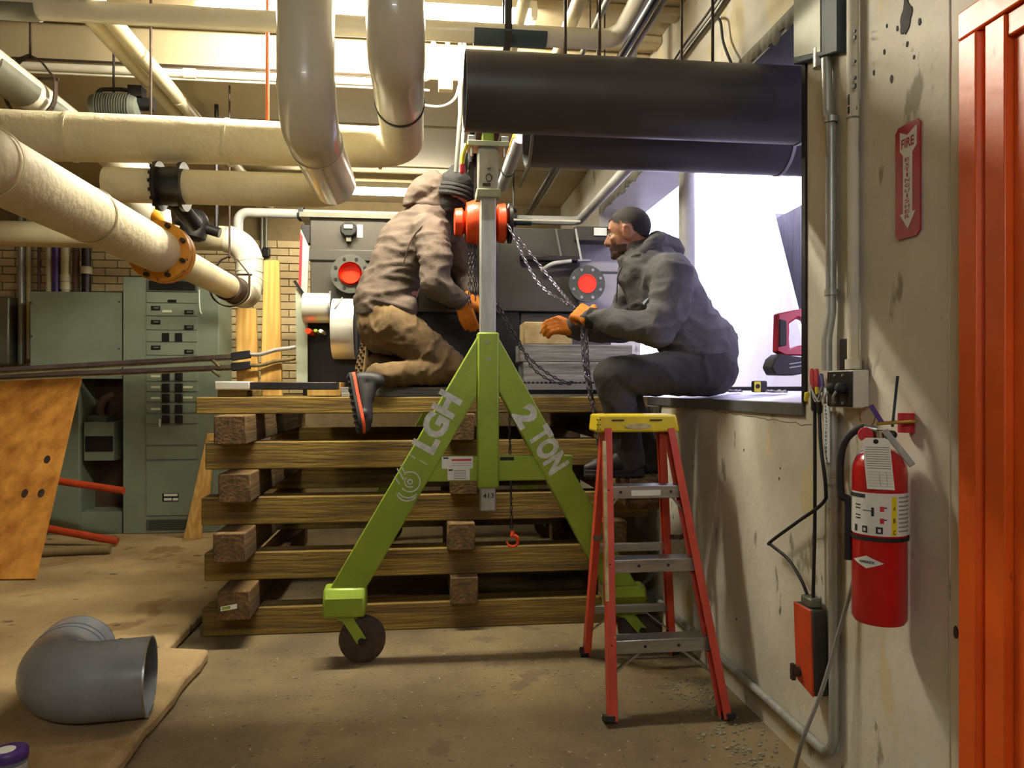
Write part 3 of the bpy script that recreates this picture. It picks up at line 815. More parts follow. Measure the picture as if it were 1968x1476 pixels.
# outlet box
bx = thing('outlet_box', (1.2, 2.07, 1.18), 'grey double outlet box on wall with painted side', 'outlet box')
MB().box((1.202, 2.0, 1.182), (WX, 2.135, 1.29)).build('box_body', 'wall_paint', bx, bevel=0.004)
MB().box((1.197, 2.003, 1.185), (1.2025, 2.132, 1.287)).build('cover_plate', 'steel_dark', bx, bevel=0.002)
for y in (2.045, 2.088):
    b = MB().lathe([(0.017, 0), (0.017, 0.012), (0.013, 0.02), (0.006, 0.024)], (1.197, y, 1.238), (-1, 0, 0), 14)
    b.build('plug', 'black_rubber', bx)
    MB().tube(smooth_path([(1.18, y, 1.235), (1.17, y + 0.006, 1.215), (1.178, y + 0.02, 1.2), (1.19, y + 0.045, 1.195)]), 0.004, 6).build('cord_loop', 'wire_grey', bx)
for y in (2.045, 2.088):
    for z in (1.275, 1.195): MB().cyl((1.198, y, z), (1.193, y, z), 0.004, 8).build('screw', 'alu', bx)
MB().box((1.232, 2.072, 1.288), (WX, 2.125, 1.385)).build('back_plate', 'steel_dark', bx, bevel=0.002)
# dark box high on the wall
t = thing('junction_box', W(1600, 100), 'slate coloured junction box high above the galvanized conduit', 'junction box')
q0 = W(1630, 80, 0)
MB().prism([(WX, q0.y, 2.235), (WX, 2.375, 2.31), (WX, 2.375, 2.62), (WX, q0.y, 2.62)], (-.035, 0, 0)).build('box_body', 'slate_box', t, bevel=.004)
MB().prism([(WX - .034, q0.y + .09, 2.275), (WX - .034, 2.365, 2.33), (WX - .034, 2.365, 2.6), (WX - .034, q0.y + .09, 2.6)], (-.004, 0, 0)).build('cover', 'grey_saddle', t)
MB().cyl((WX - .022, W(1588, 100).y, 2.24), (WX - .022, W(1588, 100).y, 2.30), .02, 12).build('connector', 'galv', t)

# hanging wire connectors at the sill corner
hx_ = W(1567, 725, 0.035)
t = thing('plug_cluster', W(1565, 770), 'tangle of red and yellow plugs hanging at the sill corner', 'plugs')
for (du, v0, v1, m) in [(1560, 712, 745, 'wire_red'), (1569, 712, 740, 'wire_red'), (1570, 735, 756, 'wire_yellow'), (1549, 768, 758, 'wire_yellow'), (1562, 752, 785, 'black_rubber'), (1573, 758, 790, 'black_rubber'), (1578, 722, 748, 'purple_plastic')]:
    MB().limb([(W(du, v0, .035), 0.007), (W(du + 2, v1, .035), 0.009)], 8).build('plug', m, t)
for s in ((1556, 1574, 1586), (1558, 1568, 1580)):
    MB().tube(smooth_path([W(s[0], 740, .045), W(s[1], 772, .05), W(s[2], 742, .04)]), 0.0028, 6).build('wire', 'wire_grey', t)
# black cords down to the orange switch box
t = thing('pendant_box', W(1560, 1330), 'worn orange switch box with grey side hanging on two black cords', 'switch box')
y0_, y1_ = 2.22, 2.325
ztop_, zbot_ = 0.548, 0.285
sk = V((0, -0.018, 0))
fr = [V((1.195, y0_, zbot_)) + sk, V((1.195, y1_, zbot_ + 0.02)) + sk, V((1.195, y1_, ztop_)), V((1.195, y0_, ztop_))]
MB().prism(fr, (0.05, 0, 0)).build('box_body', 'machine_grey', t, bevel=0.006)
MB().prism([q + V((-0.006, 0, 0)) for q in fr], (0.008, 0, 0)).build('front_plate', 'pole_orange', t, bevel=0.003)
MB().box((1.2, 2.235, ztop_), (1.24, 2.30, ztop_ + 0.03)).build('cord_grip', 'grey_saddle', t, bevel=0.006)
MB().cyl((1.19, 2.285, 0.335), (1.165, 2.285, 0.335), 0.016, 12).cbox((1.168, 2.285, 0.335), (0.012, 0.016, 0.05)).build('switch_knob', 'rust_iron', t)
c1 = [W(1566, 785, .03), W(1566, 1000, .025), W(1563, 1140, .03), V((1.22, 2.25, ztop_ + 0.02))]
MB().tube(smooth_path(c1), 0.0055, 8).build('cord', 'black_rubber', t)
c2 = [W(1574, 788, .03), W(1578, 860, .054), W(1587, 940, .056), W(1580, 968, .05), W(1530, 1005, .04), W(1480, 1042, .04), W(1483, 1048, .04), W(1515, 1075, .04), W(1540, 1115, .04), V((1.22, 2.285, ztop_ + 0.02))]
MB().tube(smooth_path(c2, 6), 0.0055, 8).build('cord', 'black_rubber', t)
# white strip with stencilled letters on the conduit
t = thing('measuring_strip', W(1592, 890), 'white printed strip taped upright along the galvanized conduit', 'strip')
s0, s1 = W(1585, 888, .045) + V((0, .003, 0)), W(1585, 746, .045) + V((0, .003, 0))
wy = 0.026
MB().box((s0.x, s0.y - wy, s0.z), (s0.x + 0.004, s0.y, s1.z)).build('strip_body', 'strip_white', t)
lets = 'TIAIIBSSOTEEEVSA'
for i, ch in enumerate(lets):
    z = s1.z - 0.026 - i * 0.0112
    text_part('letter', ch, 'ink', t, plane_fn((s0.x - 0.0006, s0.y - 0.006, z), (0, -0.013 if ch not in 'I' else -0.006, 0), (0, 0, 0.0078)), bold=0.02)
MB().cyl((s0.x - 0.0006, s0.y - 0.013, s0.z + 0.012), (s0.x, s0.y - 0.013, s0.z + 0.012), 0.003, 8).build('hole_mark', 'ink', t)

q = W(1262, 782)
t = MB().prism([(WX, q.y - .09, q.z + .007), (WX, q.y + .09, q.z + .007), (WX, q.y + .05, q.z - .035), (WX, q.y - .06, q.z - .035)], (-.05, 0, 0)).build('wall_cup', 'grey_saddle', None, bevel=.006)
tag(t, 'small grey cup shaped box on wall below the sill', 'box')

# long grey rod leaning from the floor
g0, g1 = pt(1528, 1476, z=0.004), W(1645, 1085, .03)
g1.z = W(1640, 1110, .03).z
t = MB().tube(smooth_path([g0 + (g0 - W(1575, 1330, .05)) * 0.0, W(1545, 1415, .1), W(1580, 1325, .07), W(1612, 1215, .04), W(1641, 1115, .012)], 6), 0.0065, 8).build('grey_rod', 'wire_grey')
tag(t, 'thin grey cable leaning from floor to wall behind the extinguisher', 'cable')

# ------------------------------------------------------------------ fire extinguisher sign
sg = thing('fire_sign', W(1748, 460), 'red sign with white arrow reading fire extinguisher', 'sign')
A, B_ = W(1725, 250), W(1772, 232)
ztop, zb = A.z, W(1725, 464).z
yl, yr = A.y, B_.y
xs0 = WX - 0.006
def S(s, t_, o=0.0): return V((xs0 - o, yl + (yr - yl) * s, zb + (ztop - zb) * t_))
c = 0.12; ca = c * (yl - yr) / (ztop - zb)
MB().prism([S(c, 0), S(1 - c, 0), S(1, ca), S(1, 1 - ca), S(1 - c, 1), S(c, 1), S(0, 1 - ca), S(0, ca)], (0.004, 0, 0)).build('plate', 'sign_red', sg)
ar = [(0.2, .95), (.5, .90), (.88, .95), (.88, .78), (.70, .735), (.70, .22), (.83, .22), (.52, .08), (.2, .22), (.33, .22), (.33, .735), (.2, .78)]
MB().prism([S(s, t_, .0008) for s, t_ in ar], (0.0008, 0, 0)).build('arrow', 'label_white', sg)
text_part('lettering', 'FIRE', 'sign_red', sg, lambda s, t_: S(.27 + .52 * s, .79 + .085 * t_, .0016), bold=0.02)
for i, ch in enumerate('EXTINGUISHER'):
    wd = .07 if ch == 'I' else .2
    text_part('lettering', ch, 'sign_red', sg, lambda s, t_, i=i, wd=wd: S(.515 - wd / 2 + wd * s, .715 - (i + 1) * .0455 + .034 * t_, .0016), bold=0.015)

# ------------------------------------------------------------------ fire extinguisher
ec = pt(1690, 1000, x=WX - 0.085)
R = 0.066
ex = thing('fire_extinguisher', (ec.x, ec.y, 0.64), 'red fire extinguisher with black hose and paper tag on wall', 'extinguisher')
zb_ = 1.24 - (1190 - CY) / F * 1.953
zs = 1.24 - (905 - CY) / F * 1.953
o3 = (ec.x, ec.y, 0)
MB().lathe([(R * 0.9, zb_), (R, zb_ + 0.012), (R, zs), (R * 0.97, zs + 0.018), (R * 0.82, zs + 0.040), (R * 0.55, zs + 0.055), (R * 0.32, zs + 0.060), (R * 0.30, zs + 0.075)], o3, (0, 0, 1), 40).build('cylinder', 'fire_red', ex)
cdir = atan2(-ec.y, -ec.x)                    # toward the viewer
def cyl_pt(ang, z, o=0.0006): return V((ec.x + (R + o) * cos(cdir + ang), ec.y + (R + o) * sin(cdir + ang), z))
def patch(name, a0, a1, z0, z1, m, o=0.0006, n=24):
    b = MB(); vs = []
    for k in range(n + 1):
        a = a0 + (a1 - a0) * k / n
        vs += [cyl_pt(a, z0, o), cyl_pt(a, z1, o)]
    b.add(vs, [(2 * k, 2 * k + 2, 2 * k + 3, 2 * k + 1) for k in range(n)])
    return b.build(name, m, ex)
Z = lambda v: 1.24 - (v - CY) / F * 1.89
zl0, zl1 = Z(1030), Z(948)
patch('label_band', -1.5, 1.6, zl0, zl1, 'label_white')
patch('label_stripe', 0.42, 0.62, zl0 + .002, zl1 - .008, 'label_yellow', .0012)
for i, ch in enumerate('ABC'):
    text_part('lettering', ch, 'ink', ex, lambda s, t_, i=i: cyl_pt(.48 + .09 * s, zl1 - .042 - i * .03 + .011 * t_, .0018), bold=.03)
patch('label_header', -1.4, -0.5, zl1 - .014, zl1 - .004, 'ink', .0012)
for i in range(9): patch('label_text', .70, 1.35, zl1 - .012 - i * .0105, zl1 - .008 - i * .0105, 'wire_grey', .0012)
for (a0, z0) in ((-.95, zl1 - .034), (-.95, zl1 - .042), (-.95, zl1 - .06), (-.95, zl1 - .068)): patch('label_text', a0, a0 + .25, z0, z0 + .003, 'ink', .0012)
for z0 in (zl1 - .045, zl1 - .075):
    patch('label_icon', .02, .16, z0, z0 + .013, 'ink_red', .0012); patch('label_icon', .16, .26, z0 + .008, z0 + .011, 'ink', .0012)
patch('label_icon', -.28, -.18, zl1 - .058, zl1 - .036, 'ink', .0012); patch('label_icon', -.6, -.28, zl1 - .046, zl1 - .044, 'ink', .0012)
for (a0, a1) in ((-1.0, -.86), (-.62, -.42), (-.12, .12)): patch('label_icon', a0, a1, zl0 + .006, zl0 + .023, 'ink', .0012)
for (a0, a1) in ((-.57, -.48), (-.05, .05)): patch('label_icon', a0, a1, zl0 + .010, zl0 + .018, 'label_white', .0018)
patch('hose_band', -2.6, 3.6, zl0 - .014, zl0 - .004, 'black_rubber', .003, 60)
# diamond maker's plate
zd = Z(1082)
def dia(s, t_, o): return cyl_pt(-.45 + .62 * s, zd + .016 * t_, o)
b = MB(); N_ = 16
up_ = [dia(s / N_ * 2 - 1, 1 - abs(s / N_ * 2 - 1), .0012) for s in range(N_ + 1)]; dn_ = [dia(s / N_ * 2 - 1, -(1 - abs(s / N_ * 2 - 1)), .0012) for s in range(N_ + 1)]
b.add(up_ + dn_, [(i, i + 1, N_ + 2 + i, N_ + 1 + i) for i in range(N_)]); b.build('maker_plate', 'label_white', ex)
text_part('lettering', 'AMEREX', 'ink', ex, lambda s, t_: cyl_pt(-.76 + .62 * s, zd - .0035 + .007 * t_, .002), bold=.03)
# valve head, gauge, handles, hose, pin
zn = zs + 0.075
MB().cyl((ec.x, ec.y, zn - .01), (ec.x, ec.y, zn + .03), .017).build('valve_body', 'chrome', ex)
va = V((cos(cdir), sin(cdir), 0)); vs_ = V((-va.y, va.x, 0))     # vs_ : to the right in the photo
hd = V((ec.x, ec.y, zn + .02))
MB().limb([(hd - vs_ * .005, .012), (hd + vs_ * .03 + UP * .0, .011)], 8).build('valve_neck', 'steel_dark', ex)
MB().lathe([(.018, 0), (.019, .006), (.017, .012)], hd - vs_ * .032 + va * .012, va, 20).build('gauge', 'ink_red', ex)
MB().beam(hd + va * .02 + vs_ * .012 + UP * .012, hd + va * .02 + vs_ * .075 - UP * .075, .016, .006, up=va).build('carry_handle', 'galv', ex, bevel=.002)
MB().beam(hd - vs_ * .006 + UP * .028, hd + vs_ * .085 + UP * .036, .016, .009).build('squeeze_lever', 'brass', ex, bevel=.002)
b = MB(); rc = hd - vs_ * .028 + UP * .045
b.tube([rc + (vs_ * cos(a) * .018 + UP * sin(a) * .026) for a in [2 * pi * k / 18 for k in range(18)]], .0016, 6, closed=True); b.build('pin_ring', 'brass', ex)
MB().beam(hd - vs_ * .02 + UP * .075, hd + vs_ * .006 + UP * .03, .012, .004, up=va).build('purple_tag', 'purple_plastic', ex)
MB().cyl(hd + vs_ * .03 + UP * .02, hd + vs_ * .042 + UP * .15, .0035, 8).build('tie_tail', 'slate_box', ex)
MB().cyl(hd + vs_ * .062 - va * .03 + UP * .005, hd + vs_ * .062 - va * .03 + UP * .055, .02, 16).build('wall_hook', 'ink_red', ex)
hs = [hd - vs_ * .012 + UP * .012, hd - vs_ * .045 + UP * .014, hd - vs_ * .078 - UP * .015, hd - vs_ * .092 - UP * .07, hd - vs_ * .09 - UP * .16]
hq = [cyl_pt(-1.55, z, .008) for z in (zl1 - .03, zl0, zl0 - .05, Z(1090))]
MB().tube(smooth_path(hs + hq, 8), .0095, 12).build('hose', 'black_rubber', ex)
MB().cyl(hd - vs_ * .006 + UP * .012, hd - vs_ * .036 + UP * .016, .0105, 12).build('hose_fitting', 'alu', ex)
# inspection tag
tg = hd + va * (R - .008) - vs_ * .018
T0 = tg + UP * (-.005); cl = lambda s, t_, o=0: T0 + vs_ * (.062 * (s - .35) + .012 * t_) + UP * (-.128 * t_) + va * (.012 + .002 * t_ + o)
MB().prism([cl(0, .06), cl(.15, 0), cl(.85, 0), cl(1, .06), cl(1, 1), cl(0, 1)], va * .0008).build('paper_tag', 'paper', ex)
for i in range(10): MB().prism([cl(.08, .18 + .045 * i, .001), cl(.95, .18 + .045 * i, .001), cl(.95, .188 + .045 * i, .001), cl(.08, .188 + .045 * i, .001)], va * .0003).build('tag_line', 'ink', ex)
for i in range(6): MB().prism([cl(.08, .66 + .055 * i, .001), cl(.95, .66 + .055 * i, .001), cl(.95, .666 + .055 * i, .001), cl(.08, .666 + .055 * i, .001)], va * .0003).build('tag_line', 'wire_grey', ex)
for s in (.5, .75): MB().prism([cl(s, .66, .001), cl(s + .012, .66, .001), cl(s + .012, .94, .001), cl(s, .94, .001)], va * .0003).build('tag_line', 'ink', ex)
MB().lathe([(.006, 0), (.006, .001), (.003, .001), (.003, 0)], cl(.5, .07, .001), va, 14).build('tag_eyelet', 'rust_iron', ex)

# ------------------------------------------------------------------ timber crib
TZ = 0.1385
ORD = ['bottom', 'second', 'third', 'fourth', 'fifth', 'sixth', 'seventh', 'eighth', 'top']
xL = pt(388, 1000, y=3.9).x
G1, G2 = 'long crib timbers lying across', 'crib timbers pointing at the viewer'
zt = lambda l: l * TZ
for l in (0, 2, 4, 6, 8):
    h = TZ if l < 8 else 0.085
    for row, y in (('front', 3.90), ('rear', 5.25)) + ((('middle', 4.40),) if l == 8 else ()):
        dx = [0.0, 0.01, -0.004, 0.015, -0.03][l // 2] + (0.05 if row == 'rear' else 0)
        x1 = 1.18 if row == 'front' else 1.1
        if row == 'middle': dx = 0.0
        b = MB().box((xL + dx, y, zt(l) + 0.0005), (x1, y + 0.14, zt(l) + h - 0.0005))
        o = b.build('crib_timber', 'timber_x', None, bevel=0.006)
        tag(o, f'long wooden crib timber lying across, {ORD[l]} course of the {row} row', 'timber', G1)
xq = [pt(411, 1150, y=3.70).x, pt(860, 830, y=3.80).x, 0.90]
wl = [0.148, 0.14, 0.14]
side = ['at the left end', 'in the middle behind the green gantry', 'at the right end by the wall']
for l in (1, 3, 5, 7):
    for i, x in enumerate(xq):
        yn = [3.68, 3.82, 3.80][i] + 0.015 * (l % 3)
        if i == 2 and l == 5: yn = 3.30
        b = MB().box((x + 0.008 * ((l * 7) % 4 - 1), yn, zt(l) + 0.0005), (x + wl[i] + 0.008 * ((l * 7) % 4 - 1), 5.5, zt(l) + TZ - 0.0005))
        o = b.build('cross_timber', 'timber_y', None, bevel=0.006)
        tag(o, f'dark cross timber {side[i]}, {ORD[l]} course of the crib', 'timber', G2)
        if i == 0 and l == 1:
            q = pt(424, 1172, y=yn - 0.001)
            c_ = q
            o2 = MB().prism([c_ + V((0, 0, -0.008)), c_ + V((0.075, 0, 0.004)), c_ + V((0.075, 0, 0.026)), c_ + V((0, 0, 0.014))], (0, -0.001, 0)).build('lumber_sticker', 'paper', o)
            MB().prism([c_ + V((0.006, -0.0015, -0.002)), c_ + V((0.045, -0.0015, 0.004)), c_ + V((0.045, -0.0015, 0.018)), c_ + V((0.006, -0.0015, 0.012))], (0, -0.0005, 0)).build('sticker_print', 'green_paint', o2)
CT = zt(8) + 0.085                                    # top of the crib
# things lying on the crib
def plank(u0, u1, y0, y1, z0, z1, m, label, name='plank', cat='plank', bevel=0.003):
    x0, x1 = pt(u0, 745, y=y0).x, pt(u1, 745, y=y0).x
    return tag(MB().box((x0, y0, z0), (x1, y1, z1)).build(name, m, None, bevel=bevel), label, cat)
plank(418, 474, 3.95, 4.34, CT, CT + 0.035, 'timber_x', 'short wood block between crib top and pale steel channel', 'wood_block', 'block')
x0_, x1_ = pt(412, 745, y=3.92).x, pt(625, 745, y=3.92).x
t = thing('steel_channel', (x0_, 3.95, CT + 0.035), 'steel channel with crusty pale end lying across the crib', 'steel channel')
MB().box((x0_ + 0.15, 3.93, CT + 0.036), (x1_ + 0.055, 4.06, CT + 0.075)).build('channel', 'steel_dark', t, bevel=0.004)
MB().box((x0_, 3.92, CT + 0.036), (x0_ + 0.17, 4.07, CT + 0.078)).build('crusted_end', 'drum_white', t, bevel=0.006)
plank(590, 655, 4.12, 4.4, CT + 0.001, CT + 0.075, 'pine', 'short fresh pine offcut by the worker\'s shoe', 'pine_offcut', 'plank')
plank(655, 890, 4.00, 4.43, CT + 0.001, CT + 0.050, 'timber_grey', 'grey plank the kneeling worker rests on', 'kneeling_plank', 'plank')
# skid of the machine, right part
sk_ = thing('steel_skid', (0.3, 4.0, CT), 'pale edged steel skid under the timber blocks', 'skid')
xa, xb = pt(965, 750, y=3.93).x, pt(1160, 750, y=3.93).x
MB().box((xa, 3.93, CT + 0.0005), (xb, 4.445, CT + 0.012)).build('lower_plate', 'alu', sk_)
MB().box((xa, 3.96, CT + 0.012), (xb, 4.445, CT + 0.036)).build('web', 'black_metal', sk_)
MB().box((xa, 3.94, CT + 0.036), (xb, 4.445, CT + 0.068)).build('upper_plate', 'machine_pale', sk_)
b = MB()
for k in range(22): b.cbox((xa + 0.03 + k * (xb - xa - 0.06) / 21, 3.96, CT + 0.073), (0.011, 0.02, 0.01))
b.build('tooth_strip', 'black_metal', sk_)
BT = CT + 0.0685
def blk(u0, u1, v0, v1, y, dep, m, label):
    a_, c_ = pt(u0, v1, y=y), pt(u1, v0, y=y)
    z0 = a_.z
    return a_.x, c_.x, z0, c_.z
zz = BT
for (u0, u1, hgt, y, m, label) in [(1006, 1232, 0.118, 4.08, 'timber_grey', 'bluish weathered timber with growth rings on the steel skid'),
                                   (1000, 1216, 0.098, 4.10, 'timber_grey', 'rough whitewashed timber stacked second on the steel skid'),
                                   (1008, 1100, 0.125, 4.12, 'block_end', 'short pale block topping the timber stack by the gloved hands')]:
    xa, xb = pt(u0, 700, y=y).x, pt(u1, 700, y=y).x
    o = MB().box((xa, y, zz + 0.0005), (xb, y + 0.22, zz + hgt)).build('stacked_timber', m, None, bevel=0.006)
    tag(o, label, 'timber'); zz += hgt + 0.0005

# pine boards standing left of the machine
for (u0, u1, u2, u3, v0, label) in [(455, 497, 462, 494, 596, 'upright pine board with a knot, shorter of the two'), (500, 542, 515, 538, 505, 'taller upright pine board beside the machine')]:
    y = 4.42
    a_, c_ = pt(u0, 740, y=y), pt(u1, 740, y=y); d_, e_ = pt(u3, v0, y=y + 0.12), pt(u2, v0, y=y + 0.12)
    for q in (a_, c_): q.z = CT + 0.001
    o = MB().prism([a_, c_, V((d_.x + 0.01, y + 0.03, d_.z)), V((e_.x - 0.005, y + 0.03, e_.z))], (0, 0.038, 0)).build('pine_board', 'pine', None, bevel=0.002)
    tag(o, label, 'board')

# ------------------------------------------------------------------ the machine on the crib
mc = thing('machine', (-0.1, 4.9, CT), 'big dark heat-pump machine on the crib with red-plugged pipe flanges', 'machine')
YM = 4.42
def mbx(name, u0, u1, v0, v1, y0, y1, m, bevel=0.006, xyz=None):
    a_, c_ = pt(u0, v1, y=y0), pt(u1, v0, y=y0)
    return MB().box((a_.x, y0, a_.z), (c_.x, y1, c_.z)).build(name, m, mc, bevel=bevel)
mbx('upper_casing', 596, 800, 417, 578, YM, 5.2, 'machine_grey')
mbx('casing_joint', 592, 800, 482, 500, YM - 0.012, YM + 0.02, 'machine_dark')
mbx('top_rail', 575, 800, 412.5, 416, YM - 0.02, 5.25, 'grey_saddle', 0)
mbx('center_casing', 800, 960, 440, 600, YM + 0.02, 5.2, 'machine_dark')
mbx('control_box', 858, 894, 448, 590, YM - 0.03, YM + 0.03, 'machine_grey')
mbx('notice', 860, 892, 434, 458, YM - 0.04, YM - 0.03, 'paper', 0)
mbx('right_casing', 955, 1112, 440, 598, YM + 0.03, 5.2, 'machine_dark')
mbx('pale_panel', 1112, 1200, 458, 618, YM + 0.12, 5.2, 'machine_pale')
mbx('panel_seam', 1112, 1200, 522, 524, YM + 0.115, YM + 0.13, 'machine_dark', 0)
mbx('right_cap', 1105, 1185, 436, 462, YM + 0.0, 5.2, 'machine_dark')
mbx('notice', 1142, 1166, 438, 452, YM - 0.012, YM, 'paper', 0)
mbx('casing_ledge', 1000, 1112, 492, 500, YM - 0.01, YM + 0.05, 'steel_dark')
MB().beam(pt(1068, 440, y=YM), pt(1078, 492, y=YM), 0.01, 0.012).build('casing_strut', 'grey_saddle', mc)
MB().beam(pt(1106, 440, y=YM), pt(1117, 500, y=YM), 0.01, 0.012).build('casing_strut', 'grey_pipe', mc)
q = pt(1125, 502, y=YM); MB().beam(q + V((-.05, 0, 0)), q + V((.03, 0, 0.003)), 0.05, 0.012).build('bracket', 'alu', mc)
MB().tube(smooth_path([pt(1040, 520, y=YM), pt(1062, 507, y=YM - .02), pt(1098, 502, y=YM - .02)]), 0.012, 10).build('hose', 'grey_pipe', mc)
a_, c_ = pt(590, 1000, y=YM + .05), pt(1000, 580, y=YM + .05)
MB().box((a_.x, YM + 0.06, CT + 0.04), (c_.x, 5.36, pt(700, 575, y=YM).z)).build('lower_shell', 'black_metal', mc, bevel=0.01)
MB().box((c_.x, YM + 0.06, CT + 0.04), (pt(1180, 600, y=YM).x, 5.36, pt(1000, 598, y=YM).z)).build('lower_shell', 'machine_dark', mc, bevel=0.01)
MB().box((a_.x - 0.02, YM + 0.03, CT + 0.0005), (0.95, YM + 0.12, CT + 0.04)).build('base_rail', 'steel_dark', mc)
MB().box((a_.x - 0.02, 5.26, CT + 0.0005), (0.95, 5.36, CT + 0.04)).build('base_rail', 'steel_dark', mc)
def flange(u, v, rf, rp, mf, mp, deep, y):
    c_ = pt(u, v, y=y); c_.y = y
    b = MB().lathe([(rf * 0.55, 0.10), (rf * 0.55, 0.03), (rf, 0.03), (rf, 0), (rp, 0), (rp, 0.03)], c_ + V((0, -0.02, 0)), (0, 1, 0), 36)
    o = b.build('pipe_flange', mf, mc)
    b = MB()
    for k in range(8):
        a = 2 * pi * (k + .5) / 8
        b.lathe([(rf * .085, -.004), (rf * .085, .01)], c_ + V((rf * .80 * cos(a), -.02, rf * .80 * sin(a))), (0, 1, 0), 10)
    b.build('bolt_holes', 'black_metal' if deep else 'duct_band', o)
    if deep: b = MB().lathe([(rp * 1.0, -.012), (rp, .02), (rp * .9, .02), (rp * .86, .02), (rp * .86, -.012)], c_ + V((0, -.02, 0)), (0, 1, 0), 30)
    else: b = MB().lathe([(rp * .88, -.004), (rp, -.004), (rp, .01), (rp * .88, .01), (rp * .88, -.004)], c_ + V((0, -.02, 0)), (0, 1, 0), 30)
    b.f = b.f[:-2]; b.build('plug_rim', mp, o)
    MB().lathe([(rp * .9, 0), (rp * .9, .01)], c_ + V((0, .0 if deep else -.021, 0)), (0, 1, 0), 30).build('plug', mp, o)
flange(674, 527, 0.110, 0.066, 'flange_grey', 'plug_red', True, YM - 0.05)
flange(1127, 546, 0.108, 0.056, 'flange_grey', 'plug_red', False, YM - 0.06)
# round black sensor and notice
q = pt(671, 443, y=YM)
b = MB().prism([q + V((0.050 * cos(pi * k / 4 + pi / 8), 0, 0.044 * sin(pi * k / 4 + pi / 8))) for k in range(8)], (0, -0.045, 0)); b.build('sensor', 'black_rubber', mc, bevel=.006)
MB().cbox(q + V((0, -0.048, 0.012)), (0.05, 0.008, 0.024)).build('sensor_window', 'pale_green_metal', mc, bevel=.003)
MB().cbox(q + V((0, -0.02, -0.055)), (0.03, 0.025, 0.03)).build('sensor_plug', 'grey_saddle', mc, bevel=.003)
mbx('notice', 686, 697, 432, 456, YM - 0.003, YM, 'paper', 0)
# silver pipe and white drum below
q0, q1 = pt(584, 592, y=YM - .06), pt(634, 592, y=YM - .06)
MB().cyl(q0, V((q1.x, q1.y, q0.z)), 0.085, 28).build('silver_pipe', 'drum_white', mc)
MB().lathe([(.07, 0), (.098, 0), (.098, .012), (.07, .012)], V((q1.x, q1.y, q0.z)), (1, 0, 0), 28).build('pipe_collar', 'alu', mc)
q0, q1 = pt(641, 632, y=YM - .04), pt(684, 632, y=YM - .04)
MB().cyl(q0, V((q1.x, q1.y, q0.z)), 0.172, 36).build('white_drum', 'drum_white', mc)
MB().tube(smooth_path([pt(658, 572, y=YM - .19), pt(650, 585, y=YM - .21), pt(643, 594, y=YM - .2)]), .004, 6).build('wire_tie', 'wire_grey', mc)
for (u, v, m, r) in ((592, 636, 'plug_red', .016), (606, 635, 'green_paint', .009), (616, 636, 'paper', .010)):
    q = pt(u, v, y=YM - .15); MB().cyl(q, q + V((0, .2, 0)), r, 12).build('port_cap', m, mc)
# end bracket plates on the left
a_ = [pt(568, 552, y=YM - .03), pt(591, 574, y=YM - .03), pt(591, 740, y=YM - .03), pt(570, 740, y=YM - .03)]
MB().prism(a_, (0, .012, 0)).build('end_plate', 'pale_green_metal', mc)
MB().beam(pt(566, 540, y=YM - .035), pt(592, 578, y=YM - .035), .02, .016).build('end_edge', 'black_metal', mc)
a_ = [pt(578, 440, y=YM - .02), pt(594, 475, y=YM - .02), pt(590, 572, y=YM - .02), pt(575, 560, y=YM - .02)]
MB().prism(a_, (0, .03, 0)).build('warning_panel', 'drum_white', mc)
MB().prism([q + V((-.006, -.002, 0)) for q in [pt(579, 446, y=YM - .02), pt(584, 455, y=YM - .02), pt(581, 555, y=YM - .02), pt(576, 550, y=YM - .02)]], (0, -.001, 0)).build('warning_print', 'ink_red', mc)
mbx('end_sensor', 578, 596, 432, 468, YM, YM + .06, 'black_rubber')

